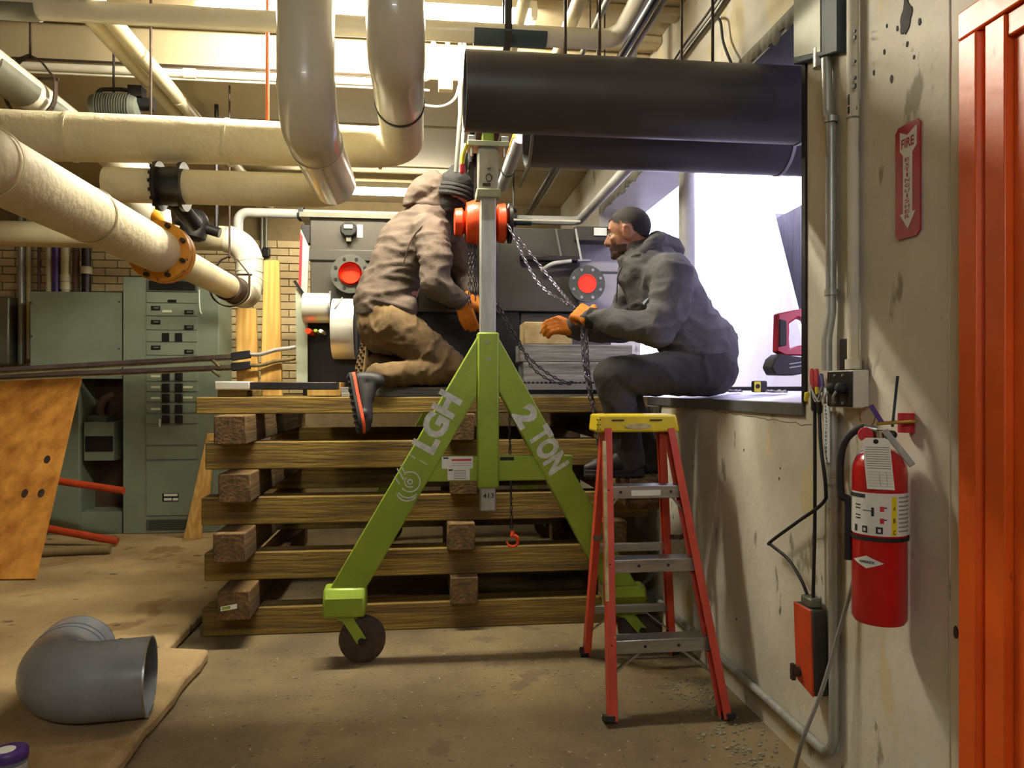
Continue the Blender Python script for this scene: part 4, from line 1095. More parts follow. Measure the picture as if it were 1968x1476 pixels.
# ------------------------------------------------------------------ gantry crane
YG = 3.47
gt = thing('gantry_crane', (0.29, YG, 0), 'green A-frame gantry crane with stencilled legs on casters', 'gantry crane')
def gz(v): return pt(935, v, y=YG).z
xc = pt(937, 800, y=YG).x
def sq(name, z0, z1, w_, m, y=YG, d=None, bevel=.008):
    d = d or w_
    return MB().box((xc - w_ / 2, y - d / 2, z0), (xc + w_ / 2, y + d / 2, z1)).build(name, m, gt, bevel=bevel)
def ghalf(Y, far=False):
    sq('sleeve_post', gz(936), gz(640), .098, 'green_paint', Y)
    sq('inner_post', gz(980), gz(280), .072, 'galv', Y, bevel=.006)
    if not far:
        sq('top_sleeve', gz(372), gz(290), .092, 'galv', Y, bevel=.006)
        sq('collar', gz(384), gz(368), .108, 'pale_green_metal', Y, bevel=.004)
    sq('top_plate', gz(288), gz(278), .19, 'pale_green_metal', Y, .12, .003)
    sq('beam_saddle', gz(278), gz(258), .055, 'green_paint', Y, .08, .006)
    for s in (-1, 1):
        MB().box((xc + s * .075 - .018, Y - .05, gz(278)), (xc + s * .075 + .018, Y + .05, gz(267))).build('beam_clamp', 'alu', gt, bevel=.003)
        MB().cyl((xc + s * .075, Y - .035, gz(305)), (xc + s * .075, Y - .035, gz(286)), .007, 8).build('clamp_bolt', 'alu', gt)
    dy_ = V((0, Y - YG, 0))
    for nm, poly in (('left', [(920, 642), (636, 1128), (704, 1128), (916, 760)]), ('right', [(954, 645), (1222, 1125), (1158, 1125), (957, 752)])):
        pp = [pt(u, v, y=YG) + dy_ for u, v in poly]
        MB().prism([q + V((0, -.04, 0)) for q in pp], (0, .08, 0)).build('leg', 'green_paint', gt, bevel=.006)
    a_, c_ = pt(802, 925, y=YG), pt(1098, 874, y=YG)
    MB().box((a_.x, Y - .03, a_.z), (c_.x, Y + .03, c_.z)).build('cross_brace', 'green_paint', gt, bevel=.005)
    # casters
    for (uc, vt, vb) in ((664, 1124, 1178), (1200, 1122, 1172)):
        ch = pt(uc, (vt + vb) / 2, y=YG) + dy_
        w_ = .185
        prof = [V((0, -.075, -.065)), V((0, .075, -.065)), V((0, .075, .02)), V((0, .045, .062)), V((0, -.045, .062)), V((0, -.075, .02))]
        h_ = MB().prism([ch + q + V((-w_ / 2, 0, 0)) for q in prof], (w_, 0, 0)).build('caster_housing', 'green_paint', gt, bevel=.012)
        wc = V((ch.x + .075, Y, .105))
        z_h = ch.z - .065
        MB().cyl((ch.x + .01, Y, z_h - .02), (ch.x + .01, Y, z_h), .05, 18).build('swivel', 'green_paint', h_)
        for s in (-1, 1):
            MB().beam((ch.x + .01, Y + s * .038, z_h - .01), (wc.x, Y + s * .038, wc.z), .008, .046, up=V((0, 1, 0)).cross((wc - ch)).normalized()).build('fork', 'green_paint', h_)
        b = MB().lathe([(.045, -.02), (.085, -.024), (.104, -.018), (.105, 0), (.104, .018), (.085, .024), (.045, .02)], wc, (0, 1, 0), 30)
        b.build('wheel', 'caster_rubber', gt)
        MB().cyl(wc - V((0, .048, 0)), wc + V((0, .048, 0)), .016, 12).build('axle', 'steel_dark', gt)
ghalf(YG)
ghalf(6.2, True)
# I-beam carried by both ends
zb0 = gz(258)
b = MB().box((xc - .055, YG - .12, zb0), (xc + .055, 6.4, zb0 + .012)).box((xc - .005, YG - .12, zb0 + .012), (xc + .005, 6.4, zb0 + .15)).box((xc - .055, YG - .12, zb0 + .15), (xc + .055, 6.4, zb0 + .162))
b.build('i_beam', 'black_metal', gt)
# pins, rivets, stickers
MB().cyl((xc, YG - .045, gz(325)), (xc, YG - .06, gz(325)), .012, 10).build('pin', 'galv', gt)
q = V((xc + .002, YG - .052, gz(347)))
MB().tube([q + V((.014 * cos(a), 0, .017 * sin(a))) for a in [2 * pi * k / 16 for k in range(16)]], .002, 6, closed=True).build('pin_ring', 'steel_dark', gt)
MB().cbox((xc - .008, YG - .047, gz(360)), (.036, .003, .014)).build('id_plate', 'rust_iron', gt)
for (u, v) in ((937, 657), (940, 690)): MB().cyl(pt(u, v, y=YG - .049), pt(u, v, y=YG - .058), .009, 10).build('pin', 'pale_green_metal', gt)
yf_ = YG - .0415
def gq(u, v): return pt(u, v, y=yf_)
def leg_text(s, pa_, pb_, ptop, bold=.03):
    o_ = gq(*pa_); ex_ = gq(*pb_) - o_; ez_ = gq(*ptop) - o_
    text_part('lettering', s, 'stencil_white', gt, plane_fn(o_, ex_, ez_), bold=bold)
leg_text('LGH', (833, 876), (890, 770), (790, 852), .045)
leg_text('2', (982, 797), (1000, 828), (1022, 772), .05)
leg_text('TON', (1012, 838), (1056, 916), (1052, 812), .05)
# coil emblem
cc = gq(788, 926)
def arc(r, a0, a1, w_=.006, ctr=None, n=22):
    ctr = ctr or cc; o_ = []; i_ = []
    for k in range(n + 1):
        a = math.radians(a0 + (a1 - a0) * k / n)
        o_.append(ctr + V(((r + w_ / 2) * cos(a), 0, (r + w_ / 2) * sin(a)))); i_.append(ctr + V(((r - w_ / 2) * cos(a), 0, (r - w_ / 2) * sin(a))))
    return MB().prism(o_ + i_[::-1], (0, -.001, 0)).build('emblem', 'stencil_white', gt)
arc(.010, -180, 180); arc(.045, -140, 120); arc(.024, 130, 300)
arc(.05, -150, -40, ctr=cc + V((-.008, 0, -.022))); arc(.05, -160, -40, ctr=cc + V((-.012, 0, -.036)))
for (u0, v0, u1, v1) in ((770, 893, 779, 912), (763, 900, 776, 922), (758, 916, 768, 930)):
    MB().beam(gq(u0, v0), gq(u1, v1), .006, .001, up=V((0, 1, 0))).build('emblem', 'stencil_white', gt)
for (u0, v0, u1, v1) in ((786, 873, 798, 881), (806, 884, 821, 893)):
    MB().beam(gq(u0, v0), gq(u1, v1), .004, .001, up=V((0, 1, 0))).build('emblem', 'stencil_white', gt)
ys_ = YG - .032
def sticker(u0, v0, u1, v1, m, y, nm='sticker'):
    a_, c_ = pt(u0, v1, y=y), pt(u1, v0, y=y)
    return MB().box((a_.x, y, a_.z), (c_.x, y + .001, c_.z)).build(nm, m, gt)
sticker(849, 877, 909, 901, 'paper', ys_); sticker(860, 899, 903, 923, 'paper', ys_ - .0005)
sticker(868, 882, 906, 886, 'ink_red', ys_ - .001, 'sticker_print')
for v in (890, 894): sticker(868, v, 906, v + 1.2, 'wire_grey', ys_ - .001, 'sticker_print')
for v in (904, 907, 910, 913, 916, 919): sticker(872, v, 896, v + 1, 'ink', ys_ - .001, 'sticker_print')
sticker(852, 879, 862, 882, 'ink', ys_ - .001, 'sticker_print'); sticker(862, 902, 870, 905, 'ink', ys_ - .001, 'sticker_print')
sticker(961, 878, 988, 885, 'black_metal', ys_, 'sticker')
text_part('marking', '413', 'ink', gt, plane_fn(pt(928, 958, y=YG - .037), (.05, 0, .002), (0, 0, .022)), bold=.02)
# red and yellow strap ends tied at the top
t = MB().tube(smooth_path([pt(896, 278, y=YG - .06), pt(890, 296, y=YG - .07), pt(888, 318, y=YG - .07), pt(889, 328, y=YG - .06)]), [.008, .012, .013, .011] and .011, 8).build('strap_tail', 'wire_yellow', gt)
MB().limb([(pt(888, 318, y=YG - .07), .013), (pt(889, 329, y=YG - .065), .014)], 8).build('strap_end', 'wire_red', gt)

# ------------------------------------------------------------------ chain hoist on the beam
yh = 3.80
hc = pt(907, 428, y=yh); hc.x = xc - .012
ho = thing('chain_hoist', (hc.x, yh, hc.z), 'orange chain hoist hanging under the gantry beam', 'hoist')
MB().lathe([(.04, -.13), (.068, -.125), (.072, -.09), (.05, -.075), (.098, -.068), (.112, -.03), (.108, 0), (.112, .03), (.098, .068), (.05, .075), (.095, .09), (.10, .125), (.07, .14)], hc, (1, 0, 0), 28).build('hoist_body', 'hoist_orange', ho)
MB().lathe([(.07, 0), (.10, .004), (.10, .02), (.07, .024)], hc + V((.14, 0, 0)), (1, 0, 0), 28).build('chain_wheel', 'black_metal', ho)
MB().box((hc.x - .03, yh - .02, hc.z + .09), (hc.x + .03, yh + .02, zb0 + .0)).build('top_hook', 'black_metal', ho, bevel=.008)
for s in (-1, 1):
    MB().box((xc + s * .062 - .005, yh - .07, zb0 - .05), (xc + s * .062 + .005, yh + .07, zb0 + .06)).build('trolley_plate', 'black_metal', ho)
MB().cyl((xc - .07, yh, zb0 - .03), (xc + .07, yh, zb0 - .03), .012).build('trolley_pin', 'steel_dark', ho)
hand = pt(1108, 592, y=3.36)
chain('hand_chain', smooth_path([hc + V((.13, -.09, -.02)), hc.lerp(hand, .5) + V((.06, 0, -.09)), hand + V((-.02, .02, .01))]), 'chain_steel', ho)
chain('hand_chain', smooth_path([hc + V((.13, .05, .02)), hc.lerp(hand, .5) + V((.14, .1, -.06)), hand + V((.0, .04, .0))]), 'chain_steel', ho)
chain('load_chain', [hc + V((-.05, 0, -.06)), hc + V((-.05, 0, -.42))], 'black_metal', ho)
chain('load_chain', [hc + V((-.02, .02, -.06)), hc + V((-.02, .02, -.40))], 'black_metal', ho)
chain('load_chain', [hc + V((-.035, -.02, -.06)), hc + V((-.035, -.02, -.36))], 'black_metal', ho)
# chain falling from the hands beside the ladder
chain('hand_chain', smooth_path([pt(1118, 618, y=3.36), pt(1122, 690, y=3.37), pt(1133, 760, y=3.38), pt(1143, 805, y=3.38), pt(1150, 860, y=3.40)]), 'chain_steel', ho, ll=.034, wire=.004, wd=.014)
chain('hand_chain', smooth_path([pt(1126, 625, y=3.37), pt(1130, 700, y=3.38), pt(1139, 770, y=3.39), pt(1149, 812, y=3.39), pt(1158, 850, y=3.40)]), 'chain_steel', ho, ll=.034, wire=.004, wd=.014)
# slack chains draped in front of the timbers
sl = thing('slack_chain', pt(1000, 660, y=3.85), 'slack lifting chains draped before the weathered timbers with orange hook', 'chain')
chain('chain_strand', smooth_path([pt(950, 575, y=4.0), pt(965, 610, y=3.95), pt(990, 655, y=3.9), pt(1030, 700, y=3.88), pt(1075, 730, y=3.89), pt(1112, 736, y=3.9)]), 'black_metal', sl)
chain('chain_strand', smooth_path([pt(955, 580, y=4.02), pt(972, 612, y=3.96), pt(1000, 660, y=3.9), pt(1022, 705, y=3.87), pt(1062, 733, y=3.88), pt(1100, 738, y=3.9)]), 'black_metal', sl)
chain('chain_strand', smooth_path([pt(975, 735, y=3.86), pt(979, 780, y=3.80), pt(980, 850, y=3.78), pt(983, 1000, y=3.78), pt(984, 1022, y=3.78)]), 'black_metal', sl)
hk = pt(985, 1040, y=3.78)
b = MB().tube([hk + V((.0, 0, .05)), hk + V((.0, 0, .03))] + [hk + V((.028 * cos(a), 0, .028 * sin(a))) for a in [math.radians(95 - 270 * k / 16) for k in range(17)]], [.010, .012] + [.0115 - .0004 * k for k in range(17)], 10)
b.build('hook', 'hoist_orange', sl)

# ------------------------------------------------------------------ step ladder
ld = thing('step_ladder', pt(1280, 1330, z=0), 'red fiberglass stepladder with yellow cap by the wall', 'ladder')
yc0, yc1 = 3.00, 3.15
FL, FR = pt(1170, 1393, z=0), pt(1402, 1387, z=0)
RL, RR = pt(1122, 1260, z=0), pt(1296, 1256, z=0)
tFL, tFR = pt(1160, 826, y=yc0 + .03), pt(1291, 826, y=yc0 + .03)
tRL, tRR = pt(1156, 830, y=yc1 - .03), pt(1276, 830, y=yc1 - .03)
def rail(p0, p1, inward, front):
    """channel section: web faces sideways, two flanges point inward"""
    d = (p1 - p0).normalized(); s = inward.normalized(); n = d.cross(s).normalized()
    mb = MB(); dep = .062 if front else .046; fl = .028
    p0 = p0 + d * (.0115 if front else .008)
    mb.beam(p0, p1, .006, dep, up=n)
    for k in (-1, 1):
        mb.beam(p0 + n * k * (dep / 2 - .003) + s * fl / 2, p1 + n * k * (dep / 2 - .003) + s * fl / 2, fl, .006, up=n)
    o = mb.build('front_rail' if front else 'rear_rail', 'ladder_red', ld, bevel=.002)
    MB().beam(p0, p0 + d * .022, .036, dep + .006, up=n).build('foot', 'black_rubber', o, bevel=.003)
    return o
X1 = V((1, 0, 0))
r1 = rail(FL, tFL, X1, True); rail(FR, tFR, -X1, True); rail(RL, tRL, X1, False); rail(RR, tRR, -X1, False)
nf = (tFL - FL).normalized().cross(X1).normalized()
MB().beam(FL.lerp(tFL, .40) + V((-.005, 0, 0)) - V((0, .032, 0)), FL.lerp(tFL, .96) + V((-.005, 0, 0)) - V((0, .032, 0)), .014, .001, up=V((0, 1, 0))).build('side_sticker', 'ladder_label', r1)
# cap
ca_, cb_ = pt(1146, 800, y=yc0), pt(1307, 800, y=yc0)
zt_, zb_c = pt(1200, 797, y=yc0).z, pt(1200, 831, y=yc0).z
b = MB().prism([(ca_.x, yc0, zb_c), (cb_.x, yc0, zb_c), (cb_.x - .012, yc0 + .008, zt_), (ca_.x + .010, yc0 + .008, zt_)], (0, yc1 - yc0, 0))
cap = b.build('cap', 'ladder_yellow', ld, bevel=.01, seg=3)
MB().prism([V(((ca_.x + cb_.x) / 2 + .055 * cos(a), yc0 - .001, zb_c + .024 + .012 * sin(a))) for a in [2 * pi * k / 20 for k in range(20)]], (0, .01, 0)).build('cap_badge', 'ladder_label', cap)
for dx in (-.085, .075): MB().cbox(((ca_.x + cb_.x) / 2 + dx, yc0 + .004, zt_ - .022), (.05, .012, .005)).build('cap_slot', 'rust_iron', cap)
for i in range(6): MB().cyl((ca_.x + .006 + .005 * (i % 2) * 2, yc0 - .001, zb_c + .012 + .02 * (i // 2)), (ca_.x + .006 + .005 * (i % 2) * 2, yc0 + .01, zb_c + .012 + .02 * (i // 2)), .0025, 6).build('rivet', 'rust_iron', cap)
def front_at(z):
    k = (z - FL.z) / (tFL.z - FL.z); k2 = (z - FR.z) / (tFR.z - FR.z)
    return FL.lerp(tFL, k), FR.lerp(tFR, k2)
for v in (935, 1076, 1230):
    # step height from the rail plane
    lo, hi = 0.0, 1.0
    for _ in range(30):
        mid = (lo + hi) / 2; q = FL.lerp(tFL, mid)
        vv = CY - F * (q.z - H) / ((q - CAM).dot(FW))
        if vv > v: lo = mid
        else: hi = mid
    q = FL.lerp(tFL, lo); a_, c_ = front_at(q.z)
    st = MB().box((a_.x + .004, a_.y - .028, q.z - .012), (c_.x - .004, a_.y + .055, q.z + .004)).box((a_.x + .004, a_.y - .030, q.z - .046), (c_.x - .004, a_.y - .026, q.z + .004)).build('step', 'alu', ld, bevel=.002)
    xm = (a_.x + c_.x) / 2; wd = (c_.x - a_.x)
    for s in (-1, 1):
        MB().cyl((xm + s * wd * (.32 if v < 1000 else .16), a_.y - .032, q.z - .02), (xm + s * wd * (.32 if v < 1000 else .16), a_.y - .028, q.z - .02), .006, 8).build('rivet', 'ink', st)
        e_ = a_ if s < 0 else c_
        if v != 1076:
            ln = .09 if v > 1100 else .05
            x_in = xm + s * wd * .18 if v > 1100 else e_.x - s * .05
            MB().beam((x_in, a_.y - .01, q.z - .04), (e_.x + (-s) * .004 + s * .015 * (v > 1100), a_.y - .015, q.z - .04 - (.105 if v > 1100 else .06)), .016, .008).build('step_brace', 'alu', st)
        for dz in (-.012, -.03):
            MB().cyl((e_.x + s * .004 - s * .012, a_.y - .036, q.z + dz), (e_.x + s * .004 - s * .012, a_.y - .028, q.z + dz), .005, 8).build('rivet', 'rust_iron', st)
    if v == 935: MB().cbox((xm, a_.y - .031, q.z - .024), (.12, .002, .022)).build('step_label', 'paper', st)
for z in (0.23, 0.53, 0.80):
    k = z / tRL.z
    a_, c_ = RL.lerp(tRL, k), RR.lerp(tRR, k)
    MB().box((a_.x, a_.y - .004, z - .018), (c_.x, a_.y + .02, z + .018)).build('rear_bar', 'alu', ld, bevel=.002)
a_, c_ = RL.lerp(tRL, .2), RR.lerp(tRR, .2); xm = (a_.x + c_.x) / 2
for s, e_ in ((-1, RL.lerp(tRL, .1)), (1, RR.lerp(tRR, .1))): MB().beam((xm + s * .07, a_.y, .215), e_, .014, .006).build('rear_brace', 'alu', ld)
for s, (p0, p1) in ((-1, (FL.lerp(tFL, .62), RL.lerp(tRL, .55))), (1, (FR.lerp(tFR, .62), RR.lerp(tRR, .55)))):
    m_ = p0.lerp(p1, .5) + V((0, 0, -.01))
    MB().beam(p0, m_, .004, .02).beam(m_, p1, .004, .02).build('spreader', 'rust_iron', ld)

# ------------------------------------------------------------------ electrical cabinets at the back left
YE = 6.42
def ebox(parent, name, u0, u1, v0, v1, y0, y1, m, bevel=.004):
    a_, c_ = pt(u0, v1, y=y0), pt(u1, v0, y=y0)
    return MB().box((a_.x, y0, a_.z), (c_.x, y1, c_.z)).build(name, m, parent, bevel=bevel)
zf = 0.061
ca = thing('switch_cabinet', pt(150, 1000, y=YE), 'wide grey-green cabinet with open lower compartment behind the plywood', 'cabinet')
ebox(ca, 'upper_cover', 58, 234, 562, 728, YE, YB - .03, 'panel_green')
a_, c_ = pt(92, 1020, y=YE), pt(233, 1020, y=YE)
MB().box((a_.x, YE + .3, zf), (c_.x, YB - .03, pt(0, 728, y=YE).z)).build('back_plate', 'panel_recess', ca)
MB().box((a_.x, YE, zf), (pt(152, 0, y=YE).x, YB - .03, pt(0, 728, y=YE).z)).build('side_panel', 'panel_green', ca, bevel=.004)
MB().box((pt(152, 0, y=YE).x, YE + .02, zf), (c_.x, YE + .3, pt(0, 1000, y=YE).z + .05)).build('kick_plate', 'panel_green', ca, bevel=.004)
ebox(ca, 'disconnect', 161, 219, 811, 886, YE + .02, YE + .3, 'panel_green')
ebox(ca, 'disconnect_face', 163, 217, 838, 868, YE + .012, YE + .02, 'black_metal')
ebox(ca, 'disconnect_lug', 168, 205, 798, 811, YE + .06, YE + .25, 'panel_dark')
MB().tube(smooth_path([pt(196, 806, y=YE + .1), pt(193, 785, y=YE + .1), pt(200, 768, y=YE + .12), pt(218, 758, y=YE + .15)]), .03, 12).build('flex_hose', 'panel_recess', ca)
for (u, v) in ((60, 582), (61, 646), (229, 580), (229, 670)): MB().cyl(pt(u, v, y=YE), pt(u, v, y=YE - .01), .007, 8).build('screw', 'steel_dark', ca)
cb = thing('breaker_panel', pt(330, 1025, y=YE), 'tall grey-green breaker panel with rows of black breakers', 'breaker panel')
a_, c_ = pt(238, 1025, y=YE), pt(422, 535, y=YE)
MB().box((a_.x, YE - .02, zf), (c_.x, YB - .03, c_.z)).build('enclosure', 'panel_green', cb, bevel=.005)
yp = YE - .03
rows = [(538, 560, 'vent'), (563, 582, 'panel_green'), (584, 607, 'panel_green'), (610, 634, 'pale'), (637, 657, 'pale'), (659, 683, 'pale'), (686, 711, 'panel_green'), (713, 733, 'panel_green'), (735, 753, 'panel_green'), (756, 773, 'panel_green'), (776, 794, 'panel_green'), (797, 815, 'panel_green'), (818, 856, 'panel_green'), (859, 884, 'panel_green'), (887, 992, 'panel_green'), (997, 1019, 'vent')]
for (v0, v1, m) in rows:
    if m == 'vent':
        o = ebox(cb, 'vent_panel', 281, 379, v0, v1, yp, YE - .018, 'panel_dark', .002)
        for k in range(5):
            vv = v0 + 2 + (v1 - v0 - 4) * (k + .3) / 5
            ebox(o, 'vent_slat', 286, 375, vv, vv + 1.6, yp - .006, yp, 'black_metal', 0)
    else:
        ebox(cb, 'breaker_row', 281, 379, v0, v1 - .6, yp, YE - .018, 'panel_green' if m == 'pale' else m, .002)
for (u, v) in ((330, 577),): ebox(cb, 'name_slot', 322, 339, 576, 581, yp - .004, yp, 'black_metal', 0)
for (u0, v0) in ((290, 588), (354, 596), (290, 615), (354, 625), (290, 664), (354, 672)):
    o = ebox(cb, 'breaker_switch', u0, u0 + 18, v0, v0 + 8, yp - .008, yp, 'black_metal', .002)
    ebox(o, 'breaker_label', u0 + 5, u0 + 15, v0 + 2, v0 + 5, yp - .010, yp - .008, 'grey_saddle', 0)
for u0 in (311, 336):
    ebox(cb, 'breaker_switch', u0, u0 + 14, 640, 656, yp - .008, yp, 'black_metal', .002)
    for v0 in (715, 737, 757, 778, 798):
        o = ebox(cb, 'breaker_block', u0, u0 + 14, v0, v0 + 16, yp - .02, yp, 'black_metal', .003)
        ebox(o, 'breaker_toggle', u0 + 5, u0 + 10, v0 + 3, v0 + 7, yp - .028, yp - .02, 'steel_dark', 0)
        ebox(o, 'breaker_toggle', u0 + 5, u0 + 10, v0 + 9, v0 + 13, yp - .028, yp - .02, 'steel_dark', 0)
for (u0, v0) in ((290, 721), (290, 742), (290, 763), (290, 784), (352, 742), (352, 762), (312, 596)): ebox(cb, 'circuit_label', u0, u0 + 18, v0, v0 + 4, yp - .002, yp, 'panel_label', 0)
ebox(cb, 'hanging_tag', 305, 309, 805, 821, yp - .006, yp - .003, 'paper', 0)
o = ebox(cb, 'maker_label', 312, 343, 948, 964, yp - .003, yp, 'black_metal', 0)
ebox(o, 'maker_print', 315, 341, 949, 954, yp - .004, yp - .003, 'paper', 0); ebox(o, 'maker_print', 315, 330, 957, 962, yp - .004, yp - .003, 'paper', 0); ebox(o, 'maker_print', 332, 342, 957, 962, yp - .004, yp - .003, 'paper', 0)
MB().tube(smooth_path([pt(383, 557, y=yp), pt(383, 580, y=yp - .01), pt(385, 598, y=yp), pt(388, 603, y=yp)]), .006, 6).build('loose_wire', 'paper', cb)
# conduits and canisters over the cabinet
for i, (u, v0, v1, r, m, lab) in enumerate([(41, 500, 700, .026, 'galv', 'galvanized riser conduit left of the wide cabinet'), (56, 500, 690, .020, 'paint_pipe', 'cream riser conduit touching the wide cabinet'),
        (75, 500, 562, .012, 'panel_recess', 'thin reddish conduit entering the cabinet top'), (94, 500, 562, .022, 'paint_pipe', 'cream conduit entering the cabinet top'),
        (126, 500, 562, .034, 'paint_pipe', 'thick cream conduit with couplings entering the cabinet top'), (166, 505, 562, .036, 'steel_dark', 'dark conduit with a pale coupling entering the cabinet top'),
        (108, 505, 562, .03, 'purple_plastic', 'dark purple conduit between the cream ones'), (146, 505, 562, .026, 'panel_recess', 'brown conduit entering the cabinet top')]):
    yy = 6.62 if u > 60 else 6.74
    q0, q1 = pt(u, v1, y=yy), pt(u, 380, y=yy)
    t = thing('riser_conduit', q0, lab, 'conduit', None)
    MB().cyl(q0, (q0.x, yy, LOWC), r, 12).build('conduit', m, t)
    if u in (126, 166, 41):
        for v in ((535, 550) if u == 126 else (520,)): ring_on(MB(), (q0.x, yy, pt(u, v, y=yy).z), (0, 0, 1), r, .06, .008).build('coupling', 'paint_pipe' if u != 41 else 'galv', t)
q = pt(8, 640, y=6.7)
tag(MB().box((q.x - .12, 6.66, pt(8, 702, y=6.7).z), (pt(18, 600, y=6.66).x, YB - .02, pt(8, 570, y=6.7).z)).build('grey_enclosure', 'grey_saddle', None, bevel=.02), 'dull grey box on brick wall at the frame edge', 'box')
# conduits on the brick right of the breaker panel
for (u, lab) in ((503, 'slim tan conduit on the brick wall above pine boards'), (511, 'second slim tan conduit on the brick wall above pine boards')):
    q = pt(u, 500, y=6.8)
    tag(MB().cyl((q.x, 6.8, q.z), (q.x, 6.8, LOWC), .014, 10).build('brick_conduit', 'grey_saddle'), lab, 'conduit')
q = pt(512, 486, y=6.78)
tag(MB().cbox(q, (.06, .06, .09)).build('brick_box', 'black_metal', None, bevel=.01), 'small dark box on the brick wall conduits', 'box')

# hung motor behind the big canvas run
mo = pt(223, 209, y=3.95)
k_ = .55
t = thing('hung_motor', mo, 'dark grey ribbed motor hung under the plank ceiling', 'motor')
MB().lathe([(r_ * k_, t_ * k_) for r_, t_ in ((.03, -.22), (.11, -.20), (.125, -.15), (.125, .15), (.11, .19), (.05, .21))], mo, (1, 0, 0), 24).build('motor_body', 'panel_dark', t)
b = MB()
for k in range(14): ring_on(b, mo + V((-.14 + .0215 * k, 0, 0)) * 1.0 - V((-.14 + .0215 * k, 0, 0)) * (1 - k_), (1, 0, 0), .122 * k_, .004, .007)
b.build('cooling_fins', 'panel_dark', t)
MB().cyl(mo + V((.20, 0, .05)) * k_, mo + V((.33, 0, .05)) * k_, .06 * k_).cbox(mo + V((.18, 0, .15)) * k_, (.12 * k_, .12 * k_, .1 * k_)).build('gear_head', 'black_metal', t)
MB().cyl(mo + V((-.02, 0, .11)) * k_, (mo.x - .02 * k_, mo.y, CEIL), .006, 8).build('hanger_rod', 'steel_dark', t)
MB().tube(fillet([mo + V((-.16, -.02, .0)) * k_, mo + V((-.16, -.02, .16)) * k_, mo + V((.05, -.02, .17)) * k_, mo + V((.2, 0, .16)) * k_], .04), .010, 10).build('flex_conduit', 'black_metal', t)
# dark actuator below the canvas run, over the diagonal pipe
ac = pt(375, 430, y=4.6)
t = thing('valve_actuator', ac, 'black valve actuator above the diagonal pipe', 'valve')
MB().lathe([(.04, -.1), (.075, -.08), (.08, .02), (.055, .06), (.03, .08)], ac, (0.2, 0, 1), 18).build('body', 'black_metal', t)
MB().cyl(ac + V((.12, 0, -.045)), (ac.x + .12, ac.y, LOWC), .012, 8).build('stem', 'steel_dark', t)
MB().cyl(ac + V((-.1, 0, .02)), ac + V((.14, 0, -.05)), .03).build('linkage', 'black_metal', t)
# pale fitting standing behind the diagonal pipe
q = pt(245, 372, y=3.55)
t = thing('pipe_fitting', q, 'white tee fitting behind the diagonal pipe near yellow flange', 'pipe')
MB().limb([(pt(250, 340, y=3.62), .105), (pt(262, 400, y=3.62), .105)], 24).build('fitting_body', 'pvc_cream', t)
MB().cyl(pt(312, 405, y=3.62), pt(318, 460, y=3.62), .035).build('branch', 'pvc_cream', t)
MB().tube([pt(262, 395, y=3.62), pt(300, 415, y=3.62), pt(316, 430, y=3.62)], [.07, .05, .035], 16).build('reducer', 'flange_yellow', t)
MB().cyl(pt(250, 340, y=3.62) + V((.09, 0, .02)), V((pt(250, 340, y=3.62).x + .09, 3.62, CEIL - .04)), .006, 6).build('hanger_rod', 'rust_iron', t)

# ------------------------------------------------------------------ plywood, poles, boards on the left
br = pt(67, 1112, z=.0705); trp = pt(159, 712, y=6.05)
up_v = trp - br
lf = V((-1.35, 0.10, 0))
n_ = up_v.cross(lf).normalized()
if n_.y > 0: n_ = -n_
ply = thing('plywood_sheet', br + lf * .5, 'orange-brown plywood sheet leaning against the cabinets', 'plywood')
MB().prism([br, br + up_v, br + up_v + lf, br + lf], -n_ * .018).build('sheet', 'plywood', ply)
for (s, t_) in ((.085, .36), (.19, .36), (.10, .52)):
    q = br + lf * s * .75 + up_v * t_
    MB().prism([q + lf.normalized() * (.022 * cos(a)) + up_v.normalized() * (.035 * sin(a)) + n_ * .0005 for a in [2 * pi * k / 12 for k in range(12)]], n_ * .0008).build('knot', 'rust_iron', ply)
for (u0, v0, u1, v1, y0, y1, r, m, lab) in [(95, 922, 238, 943, 6.05, 6.0, .027, 'pole_orange', 'orange pole poking out from behind plywood at mid height'),
                                           (70, 1012, 226, 1030, 5.95, 5.9, .028, 'pole_orange', 'lower orange pole lying behind the plywood'),
                                           (70, 1046, 212, 1040, 5.6, 5.65, .032, 'beige_pipe', 'beige pipe lying on slab behind the plywood')]:
    p0, p1 = pt(u0, v0, y=y0), pt(u1, v1, y=y1)
    if lab.startswith(('lower', 'beige')):
        p0.z = max(.062 + r, p0.z if 'lower' in lab else 0); p1.z = .062 + r + (.0 if 'beige' in lab else .01)
    d_ = (p1 - p0); p0 = p0 - d_ * .25
    tag(MB().cyl(p0, p1, r, 14).build('pole', m, None), lab, 'pole')
# notched board standing on the slab behind the crib, leaning on the breaker panel
yb_ = pt(352, 1036, z=.0605).y
uv = [(352, 1036), (386, 1036), (391, 962), (402, 955), (410, 858), (411, 833), (398, 833)]
pl = []
for u, v in uv:
    yy = yb_ + (6.345 - yb_) * (1036 - v) / 203.0
    q = pt(u, v, y=yy)
    pl.append(V((q.x, yy, .0605 if v == 1036 else q.z)))
o = MB().prism(pl, (0.0, .035, .0)).build('notched_board', 'pine', None, bevel=.002)
tag(o, 'notched yellow board standing behind the crib, leaning on the breaker panel', 'board')
